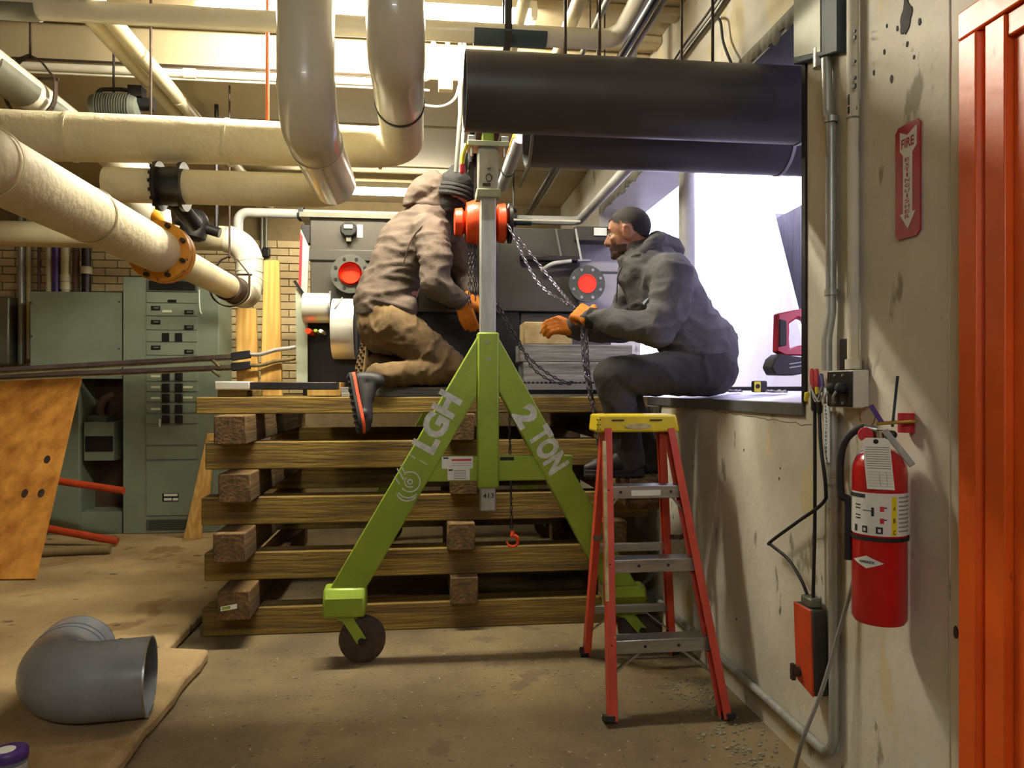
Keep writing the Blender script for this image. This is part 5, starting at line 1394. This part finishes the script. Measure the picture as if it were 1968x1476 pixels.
# straps pulled tight to the left
for i, (v0, v1, y1, lab) in enumerate([(715, 682, 4.3, 'upper olive strap stretched from left to the machine'), (726, 702, 4.32, 'lower olive strap stretched from left to the machine')]):
    y1 += .07 * i
    p0, p1, p2 = pt(-60, v0 + 3, y=4.0 + .08 * i), pt(445, v1 + 4, y=y1), pt(548, v1 - 12 + i * 2, y=y1 + .02)
    t = thing('ratchet_strap', p1, lab, 'strap')
    MB().beam(p0, p1, .010, .034).build('webbing', 'strap_olive', t)
    MB().beam(p0 + V((0, -.008, .012)), p1 + V((0, -.008, .004)), .008, .02).build('webbing', 'rust_iron', t)
    MB().beam(p1, p1.lerp(p2, .35), .03, .045).build('ratchet', 'black_metal', t, bevel=.004)
    MB().tube(smooth_path([p1.lerp(p2, .3), p1.lerp(p2, .55) + V((0, 0, -.01)), p1.lerp(p2, .8), p2, p2 + V((.05, .03, .01))]), .011, 8).build('rope_end', 'strap_olive' if i else 'timber_grey', t)
    MB().limb([(p1 + V((-.1, -.022, -.012)), .012), (p1 + V((-.06, -.03, -.05)), .007)], 8).build('strap_tail', 'strap_olive', t)

# ------------------------------------------------------------------ grey duct elbow on the slab
R_ = .138; zc_ = .06 + R_ + .003
corner = V((pt(92, 1300, y=2.80).x, 2.80, zc_))
ea = math.radians(9)
dx_, dy2 = V((cos(ea), sin(ea), 0)), V((-sin(ea), cos(ea), 0))
xo = pt(290, 1310, y=2.86).x
t = thing('duct_elbow', (corner.x, corner.y, .06), 'shiny grey sheet metal duct elbow lying on the slab', 'duct')
pth = fillet([corner + dx_ * ((xo - corner.x) / cos(ea)), corner, corner + dy2 * .36], .17, 14)
b = MB()
b.tube(pth, [R_ * 1.0] + [R_ * .99] * (len(pth) - 2) + [R_], 36, cap=False)
b.tube(pth, [R_ * .965] * len(pth), 36, cap=False)
b.build('elbow_shell', 'elbow_grey', t)
for q, d_ in ((pth[0], pth[1] - pth[0]), (pth[-1], pth[-1] - pth[-2])):
    ring_on(MB(), q, d_, R_ * .965, .006, R_ * .045).build('cut_edge', 'alu', t)
ring_on(MB(), pth[0].lerp(pth[1], .62), pth[1] - pth[0], R_ * .99, .008, .003).build('seam_ring', 'elbow_grey', t)
ring_on(MB(), pth[-2].lerp(pth[-1], .35), pth[-1] - pth[-2], R_ * .99, .01, .004).build('seam_ring', 'elbow_grey', t)
ring_on(MB(), pth[-2].lerp(pth[-1], .55), pth[-1] - pth[-2], R_ * .99, .01, .004).build('seam_ring', 'elbow_grey', t)
# jar with purple lid
jl = pt(18, 1440, z=.165)
t = thing('lidded_jar', (jl.x, jl.y, .06), 'glass jar with purple lid and white sticker', 'jar')
MB().lathe([(.044, .0605), (.047, .068), (.047, .135), (.042, .145), (.042, .15)], (jl.x, jl.y, 0), (0, 0, 1), 24).build('glass', 'jar_glass', t)
MB().lathe([(.049, .138), (.050, .142), (.050, .160), (.046, .166), (.03, .166)], (jl.x, jl.y, 0), (0, 0, 1), 28).build('lid', 'purple_plastic', t)
MB().cyl((jl.x - .008, jl.y - .004, .166), (jl.x - .008, jl.y - .004, .1668), .026, 20).build('lid_sticker', 'paper', t)
MB().lathe([(.0475, .085), (.0475, .125)], (jl.x, jl.y, 0), (0, 0, 1), 24).build('jar_label', 'grey_pipe', t)

# ------------------------------------------------------------------ things on the sill
zs_ = SILL + .012
t = thing('band_saw', pt(1530, 720, x=1.42), 'red and black cordless band saw standing on the sill', 'power tool')
ysaw = pt(1520, 650, x=1.42).y
xsaw = 1.42
def q_(u, v): 
    r_ = pt(u, v, y=ysaw); return r_
outer = [(1496, 602), (1530, 595), (1575, 588), (1600, 640), (1590, 690), (1545, 683), (1508, 683), (1494, 676), (1495, 640)]
inner = [(1517, 622), (1535, 610), (1548, 615), (1556, 640), (1553, 662), (1536, 664), (1519, 670), (1517, 650), (1518, 635)]
MB().ringprism([q_(u, v) for u, v in outer], [q_(u, v) for u, v in inner], (0, .045, 0)).build('handle_loop', 'tool_red', t, bevel=.006)
MB().prism([q_(u, v) + V((0, -.004, 0)) for u, v in [(1497, 612), (1512, 616), (1512, 664), (1496, 668)]], (0, .052, 0)).build('grip', 'black_rubber', t, bevel=.006)
MB().prism([q_(u, v) + V((0, -.02, 0)) for u, v in [(1484, 690), (1496, 680), (1516, 684), (1560, 690), (1575, 712), (1520, 722), (1486, 721), (1478, 706)]], (0, .085, 0)).build('battery', 'black_rubber', t, bevel=.006)
for v in (697, 704): MB().beam(q_(1512, v + 3) + V((0, -.021, 0)), q_(1544, v - 2) + V((0, -.021, 0)), .002, .004, up=UP).build('battery_print', 'wire_grey', t)
MB().cyl(q_(1590, 640), V((1.60, ysaw, q_(1590, 640).z)), .045, 18).box(V((q_(1590, 720).x, ysaw, SILL + .037)), V((1.60, ysaw + .06, q_(1600, 590).z))).build('saw_body', 'tool_red', t, bevel=.01)
t = thing('tape_measure', pt(1458, 722, x=1.4), 'yellow and black tape measure on the sill', 'tape measure')
q = pt(1459, 716, x=1.45); zt0 = SILL + .030
MB().box((q.x - .03, q.y - .02, zt0), (q.x + .03, q.y + .02, zt0 + .05)).build('case', 'black_rubber', t, bevel=.008)
MB().box((q.x - .032, q.y - .0215, zt0 + .002), (q.x - .002, q.y - .019, zt0 + .046)).build('face', 'tape_yellow', t, bevel=.004)
MB().cyl((q.x - .016, q.y - .0215, zt0 + .026), (q.x - .016, q.y - .0235, zt0 + .026), .010, 12).build('badge', 'black_rubber', t)
for i, (u, lab) in enumerate(((1415, 'coil of pale cord on the sill behind the seated worker'), (1500, 'short pale cord lying before the band saw'))):
    q = pt(u, 728, x=1.45); q.z = SILL + .032
    pts = [q + V((.03 * cos(k * 1.1) * (1 - k * .03), .05 * sin(k * 1.1) + .006 * k, .003 * (k % 3))) for k in range(14)]
    tag(MB().tube(smooth_path(pts, 5), .004, 6).build('cord_coil', 'grey_pipe' if i else 'wire_grey'), lab, 'cord')
# wood chips on the floor
b = MB(); rn = random.Random(5)
for k in range(900):
    if rn.random() < .55: x, y = rn.gauss(.0, .75), rn.gauss(3.2, .35)
    else: x, y = rn.uniform(-.9, 1.2), rn.uniform(1.6, 3.8)
    if not (-.93 < x < 1.2 and y < 3.88): continue
    a = rn.uniform(0, pi); s = rn.uniform(.002, .009)
    b.cbox((x, y, .0015), (s * rn.uniform(1, 2.4), s * .6, .0022), Matrix.Rotation(a, 3, 'Z') @ Matrix.Rotation(rn.uniform(-.4, .4), 3, 'X'))
o = b.build('wood_chips', 'chip_wood', None, flat=True); o['kind'] = 'stuff'; tag(o, 'pale wood chips and sawdust scattered over the floor', 'debris')
b = MB()
for k in range(240):
    x, y = 1.05 + rn.gauss(.05, .08), rn.uniform(2.2, 3.1)
    if x > 1.24: continue
    b.ell((x, y, .002), (rn.uniform(.003, .009), rn.uniform(.003, .009), .004), None, 6, 4)
o = b.build('plaster_crumbs', 'wall_seam', None); o['kind'] = 'stuff'; tag(o, 'crumbs of fallen plaster along the foot of the right wall', 'debris')

# ------------------------------------------------------------------ people
def folds(amp, f, ax=(1, 1, 1), seed=0.0, fine=0.4):
    ax = V(ax)
    def fn(p, n):
        q = V((p.x * ax.x, p.y * ax.y, p.z * ax.z)) * f + V((seed, seed * 2, 0))
        q = q + noise.noise_vector(q * 0.6) * 0.5
        r = 1 - 2 * abs(noise.noise(q)); r2 = 1 - 2 * abs(noise.noise(q * 2.3 + V((5, 1, 2))))
        return amp * (r * r * (1 if r > 0 else -1) - .35 + fine * r2)
    return fn

def head_shape(mb, c, f, u, k=1.0, thin=1.0):
    """skull, jaw, nose, brow, lips, ears; f looks forward, u up"""
    f = f.normalized(); u = (u - f * u.dot(f)).normalized(); s = u.cross(f).normalized()
    M = Matrix((s, f, u)).transposed()
    L_ = lambda a, b, c_: c + M @ V((a, b, c_)) * k
    mb.ell(L_(0, -.008, .035), [.074 * k, .094 * k, .085 * k], M, 24, 16)
    mb.ell(L_(0, .030, -.015), [.060 * k, .058 * k, .075 * k], M, 20, 14)
    mb.ell(L_(0, .045, -.072), [.040 * k, .040 * k, .030 * k], M, 16, 10)
    mb.ell(L_(0, .020, -.060), [.052 * k, .050 * k, .034 * k], M, 16, 10)
    mb.limb([(L_(0, .083, .018), .010 * k), (L_(0, .101, -.018), .0145 * k)], 10)
    mb.limb([(L_(-.014, .088, -.024), .010 * k), (L_(.014, .088, -.024), .010 * k)], 8)
    mb.limb([(L_(-.034, .076, .030), .011 * k), (L_(.034, .076, .030), .011 * k)], 8)
    mb.limb([(L_(-.018, .083, -.046), .0075 * k), (L_(.018, .083, -.046), .0075 * k)], 8)
    mb.limb([(L_(-.016, .082, -.057), .008 * k), (L_(.016, .082, -.057), .008 * k)], 8)
    mb.ell(L_(0, .078, -.082), [.018 * k, .014 * k, .014 * k], M, 10, 8)
    for sd in (-1, 1):
        mb.ell(L_(sd * .045, .062, -.012), [.016 * k, .016 * k, .016 * k], M, 10, 8)
        rim = [L_(sd * (.076 + .006 * sin(a)), -.012 + .017 * cos(a), .002 + .031 * sin(a)) for a in [2 * pi * j / 14 for j in range(14)]]
        mb.tube(rim, .0058 * k, 8, closed=True)
        mb.ell(L_(sd * .074, -.010, .0), [.006 * k, .014 * k, .026 * k], M, 10, 8)
    return L_, M

def eyes(parent, L_, M, k=1.0):
    for sd in (-1, 1):
        MB().ell(L_(sd * .031, .066, .010), [.0125 * k] * 3, M, 14, 10).build('eye', 'eye_white', parent)
        MB().ell(L_(sd * .031, .0755, .010), [.0058 * k, .0045 * k, .0058 * k], M, 10, 8).build('iris', 'iris', parent)

def hand_shape(mb, wr, aim, pn, side, curl, k=1.0, rk=1.0, spread=1.0):
    """palm and five fingers; pn: palm normal, side: toward the thumb"""
    aim = aim.normalized(); pn = (pn - aim * pn.dot(aim)).normalized(); side = aim.cross(pn) * (1 if aim.cross(pn).dot(side) > 0 else -1)
    for j in range(4):
        o_ = side * (.030 - .020 * j) * k
        mb.limb([(wr + o_ * .55, .017 * k * rk), (wr + aim * .085 * k + o_ * spread, .0125 * k * rk)], 10)
    for j, ln in enumerate((.074, .084, .078, .060)):
        p = wr + aim * .085 * k + side * (.030 - .020 * j) * k * spread
        chain_ = [(p, .0108 * k * rk)]; ang = 0
        for fr_, cu, r_ in ((.45, .9, .0102), (.31, 1.1, .0095), (.24, .8, .0088)):
            ang += curl * cu
            p = p + (aim * cos(ang) + pn * sin(ang)) * ln * fr_ * k
            chain_.append((p, r_ * k * rk))
        mb.limb(chain_, 10)
    p0 = wr + aim * .022 * k + side * .028 * k
    d0 = (aim * .62 + side * .70 + pn * .35).normalized()
    p1 = p0 + d0 * .042 * k
    d1 = (aim * .75 + side * (.45 - .55 * curl) + pn * (.3 + .75 * curl)).normalized()
    p2 = p1 + d1 * .032 * k
    p3 = p2 + (d1 + pn * curl * .5).normalized() * .026 * k
    mb.limb([(p0, .017 * k * rk), (p1, .0125 * k * rk), (p2, .0115 * k * rk), (p3, .0098 * k * rk)], 10)

def shoe(parent, heel, toe, up, lace, mu='shoe_black', ms='black_rubber', mt='shoe_orange', tread=False, name='shoe'):
    a = (toe - heel); L0 = a.length; a.normalize(); up = (up - a * up.dot(a)).normalized(); s = a.cross(up)
    Q = lambda t, w_, h_: heel + a * t * L0 + s * w_ + up * h_
    out = [(0, 0), (.02, .026), (.12, .034), (.35, .032), (.55, .040), (.75, .047), (.90, .040), (.98, .02), (1, 0), (.98, -.02), (.90, -.036), (.75, -.043), (.55, -.034), (.35, -.028), (.12, -.032), (.02, -.024)]
    mb = MB()
    mb.limb([(Q(.13, 0, .055), .036), (Q(.16, 0, .10), .038), (Q(.20, 0, .125), .040)], 12)
    mb.limb([(Q(.13, 0, .045), .034), (Q(.45, 0, .050), .038), (Q(.78, 0, .036), .036), (Q(.93, 0, .028), .022)], 12)
    mb.limb([(Q(.18, 0, .10), .036), (Q(.45, 0, .065), .034)], 12)
    mb.limb([(Q(.7, .018, .03), .026), (Q(.7, -.018, .03), .026)], 10)
    up_o = blob(name, mb, .008, 3, mu, parent)
    MB().prism([Q(t, w_, .006) for t, w_ in out], up * .016).build('midsole', mt, up_o, bevel=.002)
    so = MB().prism([Q(t, w_ * 1.02, -.010) for t, w_ in out], up * .016).build('outsole', ms, up_o, bevel=.002)
    b = MB()
    for k in range(9):
        for w_ in (-.024, 0, .024):
            t = .06 + k * .105 + (.05 if w_ == 0 else 0)
            if t < .97: b.cbox(Q(t, w_ * (1 if t > .4 else .75), -.012), (.013, .013, .013), Matrix((s, a, up)).transposed())
    b.build('tread_lugs', 'black_rubber' if tread else ms, so)
    for k in range(4):
        t = .36 + .075 * k
        MB().tube([Q(t, -.026, .072 - .006 * k), Q(t + .02, 0, .090 - .010 * k), Q(t, .026, .072 - .006 * k)], .003, 6).build('lace', lace, up_o)
    return up_o

# ---- the kneeling worker
k1 = thing('person', P(790, 745, 4.1), 'worker in taupe hoodie and black beanie kneeling on the crib', 'person')
hipc, chest, neck = P(744, 612, 4.10), P(786, 478, 4.10), P(842, 402, 4.08)
hd1 = P(874, 380, 4.06)
shR, elR, wrR = P(826, 448, 3.95), P(836, 545, 3.86), P(884, 578, 3.92)
shL, elL, wrL = P(852, 446, 4.26), P(895, 530, 4.30), P(905, 560, 4.16)
hpR, knR, anR = P(757, 628, 4.02), P(868, 708, 4.02), P(726, 722, 3.92)
hpL, knL, anL = P(757, 628, 4.20), P(870, 706, 4.30), P(716, 700, 4.22)
f1, u1 = V((.22, .96, -.14)), V((.22, .12, 1))
mb = MB()
L1, M1 = head_shape(mb, hd1, f1, u1, 1.0)
mb.limb([(hipc, .125), (hipc.lerp(chest, .5), .12), (chest, .135), (chest.lerp(neck, .55), .11), (neck, .058), (hd1 + V((-.02, -.01, -.03)), .055)], 18)
mb.limb([(shR, .062), (elR, .046), (wrR, .028)]); mb.limb([(shL, .062), (elL, .046), (wrL, .028)])
mb.limb([(chest.lerp(neck, .4), .10), (shR, .065)]); mb.limb([(chest.lerp(neck, .4), .10), (shL, .065)])
mb.limb([(hpR, .095), (knR, .060), (anR, .040)]); mb.limb([(hpL, .095), (knL, .060), (anL, .040)])
hand_shape(mb, wrR, P(900, 622, 3.93) - wrR, V((.2, .9, 0)), V((.8, 0, .5)), .35, 1, .8)
hand_shape(mb, wrL, P(916, 600, 4.1) - wrL, V((.5, -.8, 0)), V((-.5, -.5, .5)), .35, 1, .8)
body1 = blob('body', mb, .0085, 3, 'skin', k1)
eyes(body1, L1, M1)
# hoodie
mb = MB()
mb.limb([(P(738, 578, 4.10), .158), (P(756, 535, 4.10), .150), (chest, .168), (chest.lerp(neck, .5), .148), (neck + V((-.02, 0, -.03)), .092)], 20)
mb.limb([(chest.lerp(neck, .35), .13), (shR, .092), (P(838, 500, 3.88), .082), (elR, .072), (P(862, 566, 3.88), .056), (wrR, .045)], 16)
mb.limb([(chest.lerp(neck, .35), .13), (shL, .092), (elL, .07), (wrL, .045)], 16)
mb.limb([(P(714, 560, 4.08), .060), (P(716, 572, 4.16), .06)], 12)
mb.limb([(P(720, 588, 4.04), .085), (P(776, 592, 4.02), .075)], 14)
hood_o = blob('hoodie', mb, .010, 4, 'hood_brown', k1, folds(.011, 7, (1, 1, 1.9), 1.0))
mb = MB()
mb.limb([(P(786, 388, 4.02), .036), (P(806, 368, 4.02), .060), (P(832, 352, 4.03), .066), (P(842, 372, 4.04), .070)], 16)
mb.limb([(P(790, 390, 4.12), .036), (P(812, 366, 4.14), .060), (P(836, 356, 4.14), .062)], 16)
mb.limb([(P(820, 395, 4.06), .085), (P(848, 378, 4.06), .078)], 16)
blob('hood', mb, .009, 4, 'hood_brown', hood_o, folds(.007, 10, (1, 1, 2), 3.0))
ring_on(MB(), wrR.lerp(elR, .06), wrR - elR, .040, .05, .008).build('cuff', 'hood_grey', hood_o)
# seam lines of the sleeve
MB().tube(smooth_path([P(776, 505, 3.915), P(790, 462, 3.89), P(815, 432, 3.875), P(836, 428, 3.89)]), .003, 6).build('sleeve_seam', 'rust_iron', hood_o)
# hem showing below
# trousers
mb = MB()
mb.limb([(P(744, 602, 4.10), .152), (P(742, 628, 4.10), .150)], 18)
mb.limb([(hpR, .125), (hpR.lerp(knR, .5), .106), (knR, .084), (knR.lerp(anR, .45), .070), (anR, .060)], 16)
mb.limb([(hpL, .125), (hpL.lerp(knL, .5), .106), (knL, .084), (knL.lerp(anL, .45), .070), (anL, .058)], 16)
mb.limb([(P(716, 622, 4.04), .070), (P(760, 640, 3.98), .075)], 12)
blob('trousers', mb, .010, 4, 'pants_khaki', k1, folds(.010, 8, (1.6, 1, 1.2), 9.0))
# beanie
mb = MB()
mb.ell(L1(0, -.015, .060), [.092, .112, .080], M1, 24, 16)
mb.ell(L1(0, -.045, .125), [.05, .06, .04], M1, 16, 10)
be = blob('beanie', mb, .008, 3, 'knit_black', k1, folds(.004, 14, (1, 1, 3), 2.0))
b = MB()
for j, (zz_, rr) in enumerate(((.012, 1.0), (.034, 1.02), (.056, 1.0))):
    b.tube([L1(.092 * rr * cos(a), -.012 + .112 * rr * sin(a), zz_ - .015 + .018 * sin(a)) for a in [2 * pi * i / 36 for i in range(36)]], .013, 8, closed=True)
b.build('beanie_cuff', 'knit_black', be)
# black neck warmer hanging below the face
mb = MB(); mb.limb([(hd1 + V((-.035, .0, -.03)), .084), (hd1 + V((-.01, .03, -.045)), .084), (neck + V((.0, .02, -.03)), .092), (neck + V((.0, .02, -.08)), .09)], 16)
blob('neck_warmer', mb, .010, 4, 'knit_black', k1, folds(.005, 14, (1, 1, 2), 4.0))
# gloves
mb = MB(); hand_shape(mb, wrR + (wrR - elR).normalized() * .01, P(900, 622, 3.93) - wrR, V((.2, .9, 0)), V((.8, 0, .5)), .35, 1.06, 1.15)
mb.limb([(wrR, .034), (wrR + (wrR - elR).normalized() * .03, .034)], 10)
blob('glove', mb, .005, 2, 'glove_orange', k1)
mb = MB(); hand_shape(mb, wrL, P(916, 600, 4.1) - wrL, V((.5, -.8, 0)), V((-.5, -.5, .5)), .35, 1.06, 1.15)
blob('glove', mb, .005, 2, 'glove_orange', k1)
# shoes: one dangling past the crib edge, one upright with a studded sole
shoe(k1, P(672, 716, 3.80), P(694, 834, 3.74), V((.95, .25, .15)), 'wire_grey')
shoe(k1, P(706, 622, 4.22), P(690, 736, 4.20), V((.80, .62, .1)), 'wire_grey', ms='sole_tan', mt='steel_dark', tread=True)

# ---- the seated worker
k2 = thing('person', (1.3, 3.3, SILL), 'worker in dark grey hoodie sitting on the sill pulling the chain', 'person')
pel = P(1358, 700, 3.32); ch2 = P(1272, 560, 3.34); nk2 = P(1222, 488, 3.36)
hd2 = P(1208, 452, 3.36)
sL2, eL2, wL2 = P(1292, 530, 3.16), P(1262, 636, 3.12), P(1136, 612, 3.28)
sR2, eR2, wR2 = P(1240, 520, 3.54), P(1190, 632, 3.60), P(1100, 632, 3.52)
hL2, kL2, aL2 = P(1368, 716, 3.25), P(1176, 722, 3.28), P(1214, 884, 3.34)
hR2, kR2, aR2 = P(1368, 716, 3.43), P(1188, 722, 3.48), P(1244, 884, 3.50)
f2, u2 = V((-.88, .46, -.12)), V((-.10, 0, 1))
mb = MB()
L2, M2 = head_shape(mb, hd2, f2, u2, 1.03)
mb.limb([(pel, .115), (pel.lerp(ch2, .5), .12), (ch2, .135), (ch2.lerp(nk2, .55), .11), (nk2, .060), (hd2 + V((.035, 0, -.02)), .058)], 18)
mb.limb([(sL2, .062), (eL2, .046), (wL2, .028)]); mb.limb([(sR2, .062), (eR2, .046), (wR2, .028)])
mb.limb([(ch2.lerp(nk2, .4), .10), (sL2, .065)]); mb.limb([(ch2.lerp(nk2, .4), .10), (sR2, .065)])
mb.limb([(hL2, .085), (kL2, .060), (aL2, .042)]); mb.limb([(hR2, .085), (kR2, .060), (aR2, .042)])
hand_shape(mb, wL2, P(1106, 598, 3.34) - wL2, V((-.1, .9, -.2)), V((.2, 0, 1)), 1.0, 1, .8)
hand_shape(mb, wR2, P(1050, 622, 3.46) - wR2, V((0, .8, -.5)), V((.2, 0, 1)), .7, 1, .8)
body2 = blob('body', mb, .0065, 3, 'skin', k2)
eyes(body2, L2, M2, 1.03)
# close-cropped hair and beard: shells over the head
def shell(name, src, cond, off, m):
    me = src.data; mb_ = MB(); idx = {}
    for p_ in me.polygons:
        if cond(p_.center):
            f_ = []
            for i in p_.vertices:
                if i not in idx:
                    idx[i] = len(mb_.v); mb_.v.append(me.vertices[i].co + me.vertices[i].normal * off)
                f_.append(idx[i])
            mb_.f.append(tuple(f_))
    return mb_.build(name, m, src, sharp=80)
Mi = M2.inverted()
def loc2(c): return (Mi @ (V(c) - hd2)) / 1.03
def is_hair(c):
    q = loc2(c)
    if abs(q.x) > .20 or q.length > .19: return False
    if q.z < -.055: return False
    if abs(q.x) > .071 and abs(q.y + .012) < .026 and q.z < .036: return False
    edge = .088 - .052 * min(1, abs(q.x) / .07)
    if q.y > edge: return False
    return q.z > (.062 - .95 * max(0, -q.y + .02)) if q.y < .02 else q.z > .046 + (q.y - .02) * .45
def is_beard(c):
    q = loc2(c)
    if q.length > .16 or q.z > -.030: return False
    if abs(q.x) > .066: return False
    if q.y > .07 and abs(q.x) < .022 and -.064 < q.z < -.040: return False
    return q.y > .005 and q.z < -.030 - .012 * (q.y < .05)
shell('hair', body2, is_hair, .0035, 'hair_dark')
shell('beard', body2, is_beard, .0018, 'stubble')
MB().limb([(L2(-.045, .078, .034), .004), (L2(-.018, .086, .038), .0045)], 6).build('eyebrow', 'hair_dark', body2)
MB().limb([(L2(.045, .078, .034), .004), (L2(.018, .086, .038), .0045)], 6).build('eyebrow', 'hair_dark', body2)
# hoodie
mb = MB()
mb.limb([(P(1352, 672, 3.32), .158), (pel.lerp(ch2, .5), .152), (ch2, .172), (ch2.lerp(nk2, .5), .145), (nk2 + V((.02, 0, -.01)), .085)], 20)
mb.limb([(ch2.lerp(nk2, .3), .13), (sL2, .094), (P(1286, 590, 3.13), .084), (eL2, .074), (P(1200, 624, 3.18), .060), (wL2, .046)], 16)
mb.limb([(ch2.lerp(nk2, .3), .13), (sR2, .094), (eR2, .072), (wR2, .046)], 16)
ho2 = blob('hoodie', mb, .010, 4, 'hood_grey', k2, folds(.010, 7.5, (1, 1, 1.5), 6.0))
mb = MB()
for a0 in range(14):
    a = 2 * pi * a0 / 14; b_ = 2 * pi * (a0 + 1) / 14
    cN = P(1236, 486, 3.36)
    ax_, ay_ = V((.80, 0, .42)), V((0, 1, 0))
    q = lambda t: cN + ax_ * (.098 * cos(t)) + ay_ * (.096 * sin(t)) + V((-.4, 0, .9)) * (.012 * cos(t))
    mb.limb([(q(a), .034 + .012 * (cos(a) > 0)), (q(b_), .034 + .012 * (cos(b_) > 0))], 10)
mb.limb([(P(1262, 462, 3.30), .045), (P(1290, 480, 3.36), .058), (P(1262, 466, 3.44), .045)], 14)
mb.limb([(P(1200, 502, 3.34), .034), (P(1212, 520, 3.32), .04)], 10)
blob('hood', mb, .008, 4, 'hood_grey', ho2, folds(.006, 11, (1, 1, 2), 3.3))
MB().tube(smooth_path([P(1196, 512, 3.20), P(1188, 530, 3.19), P(1186, 555, 3.18), P(1185, 580, 3.18)]), .0028, 6).build('drawstring', 'black_rubber', ho2)
MB().prism([P(u, v, 3.045) for u, v in ((1234, 582), (1240, 576), (1247, 571), (1243, 578), (1237, 586))], (0, -.002, 0)).build('chest_logo', 'paper', ho2)
ring_on(MB(), wL2.lerp(eL2, .05), wL2 - eL2, .040, .05, .008).build('cuff', 'knit_black', ho2)
# trousers
mb = MB()
mb.limb([(P(1358, 700, 3.33), .125), (P(1345, 712, 3.33), .115)], 16)
mb.limb([(hL2 + V((0, 0, .01)), .112), (hL2.lerp(kL2, .5), .096), (kL2, .084), (kL2.lerp(aL2, .5), .075), (aL2, .062)], 16)
mb.limb([(hR2 + V((0, 0, .01)), .112), (hR2.lerp(kR2, .5), .096), (kR2, .084), (kR2.lerp(aR2, .5), .075), (aR2, .062)], 16)
blob('trousers', mb, .010, 4, 'pants_black', k2, folds(.008, 7, (1.4, 1, 1), 12.0))
# gloves gripping the chain
mb = MB(); hand_shape(mb, wL2 + V((.01, 0, 0)), P(1106, 598, 3.34) - wL2, V((-.1, .9, -.2)), V((.2, 0, 1)), 1.0, 1.08, 1.18)
mb.limb([(wL2 + V((.02, 0, 0)), .036), (wL2 + V((-.015, 0, 0)), .036)], 10)
gl = blob('glove', mb, .005, 2, 'glove_orange', k2)
ring_on(MB(), wL2 + V((.012, -.002, 0)), wL2 - eL2, .036, .012, .004).build('glove_hem', 'paper', gl)
mb = MB(); hand_shape(mb, wR2, P(1050, 622, 3.46) - wR2, V((0, .8, -.5)), V((.2, 0, 1)), .7, 1.08, 1.18)
mb.limb([(wR2 + V((.02, 0, 0)), .036), (wR2 + V((-.015, 0, 0)), .036)], 10)
blob('glove', mb, .005, 2, 'glove_orange', k2)
# boots on the protruding timber
ft = zt(5) + TZ + .0175
for aa in (aL2, aR2):
    h_ = V((aa.x + .06, aa.y, ft)); t_ = V((aa.x - .22, aa.y + .01, ft))
    shoe(k2, h_, t_, UP, 'wire_grey', mt='black_rubber', name='boot')
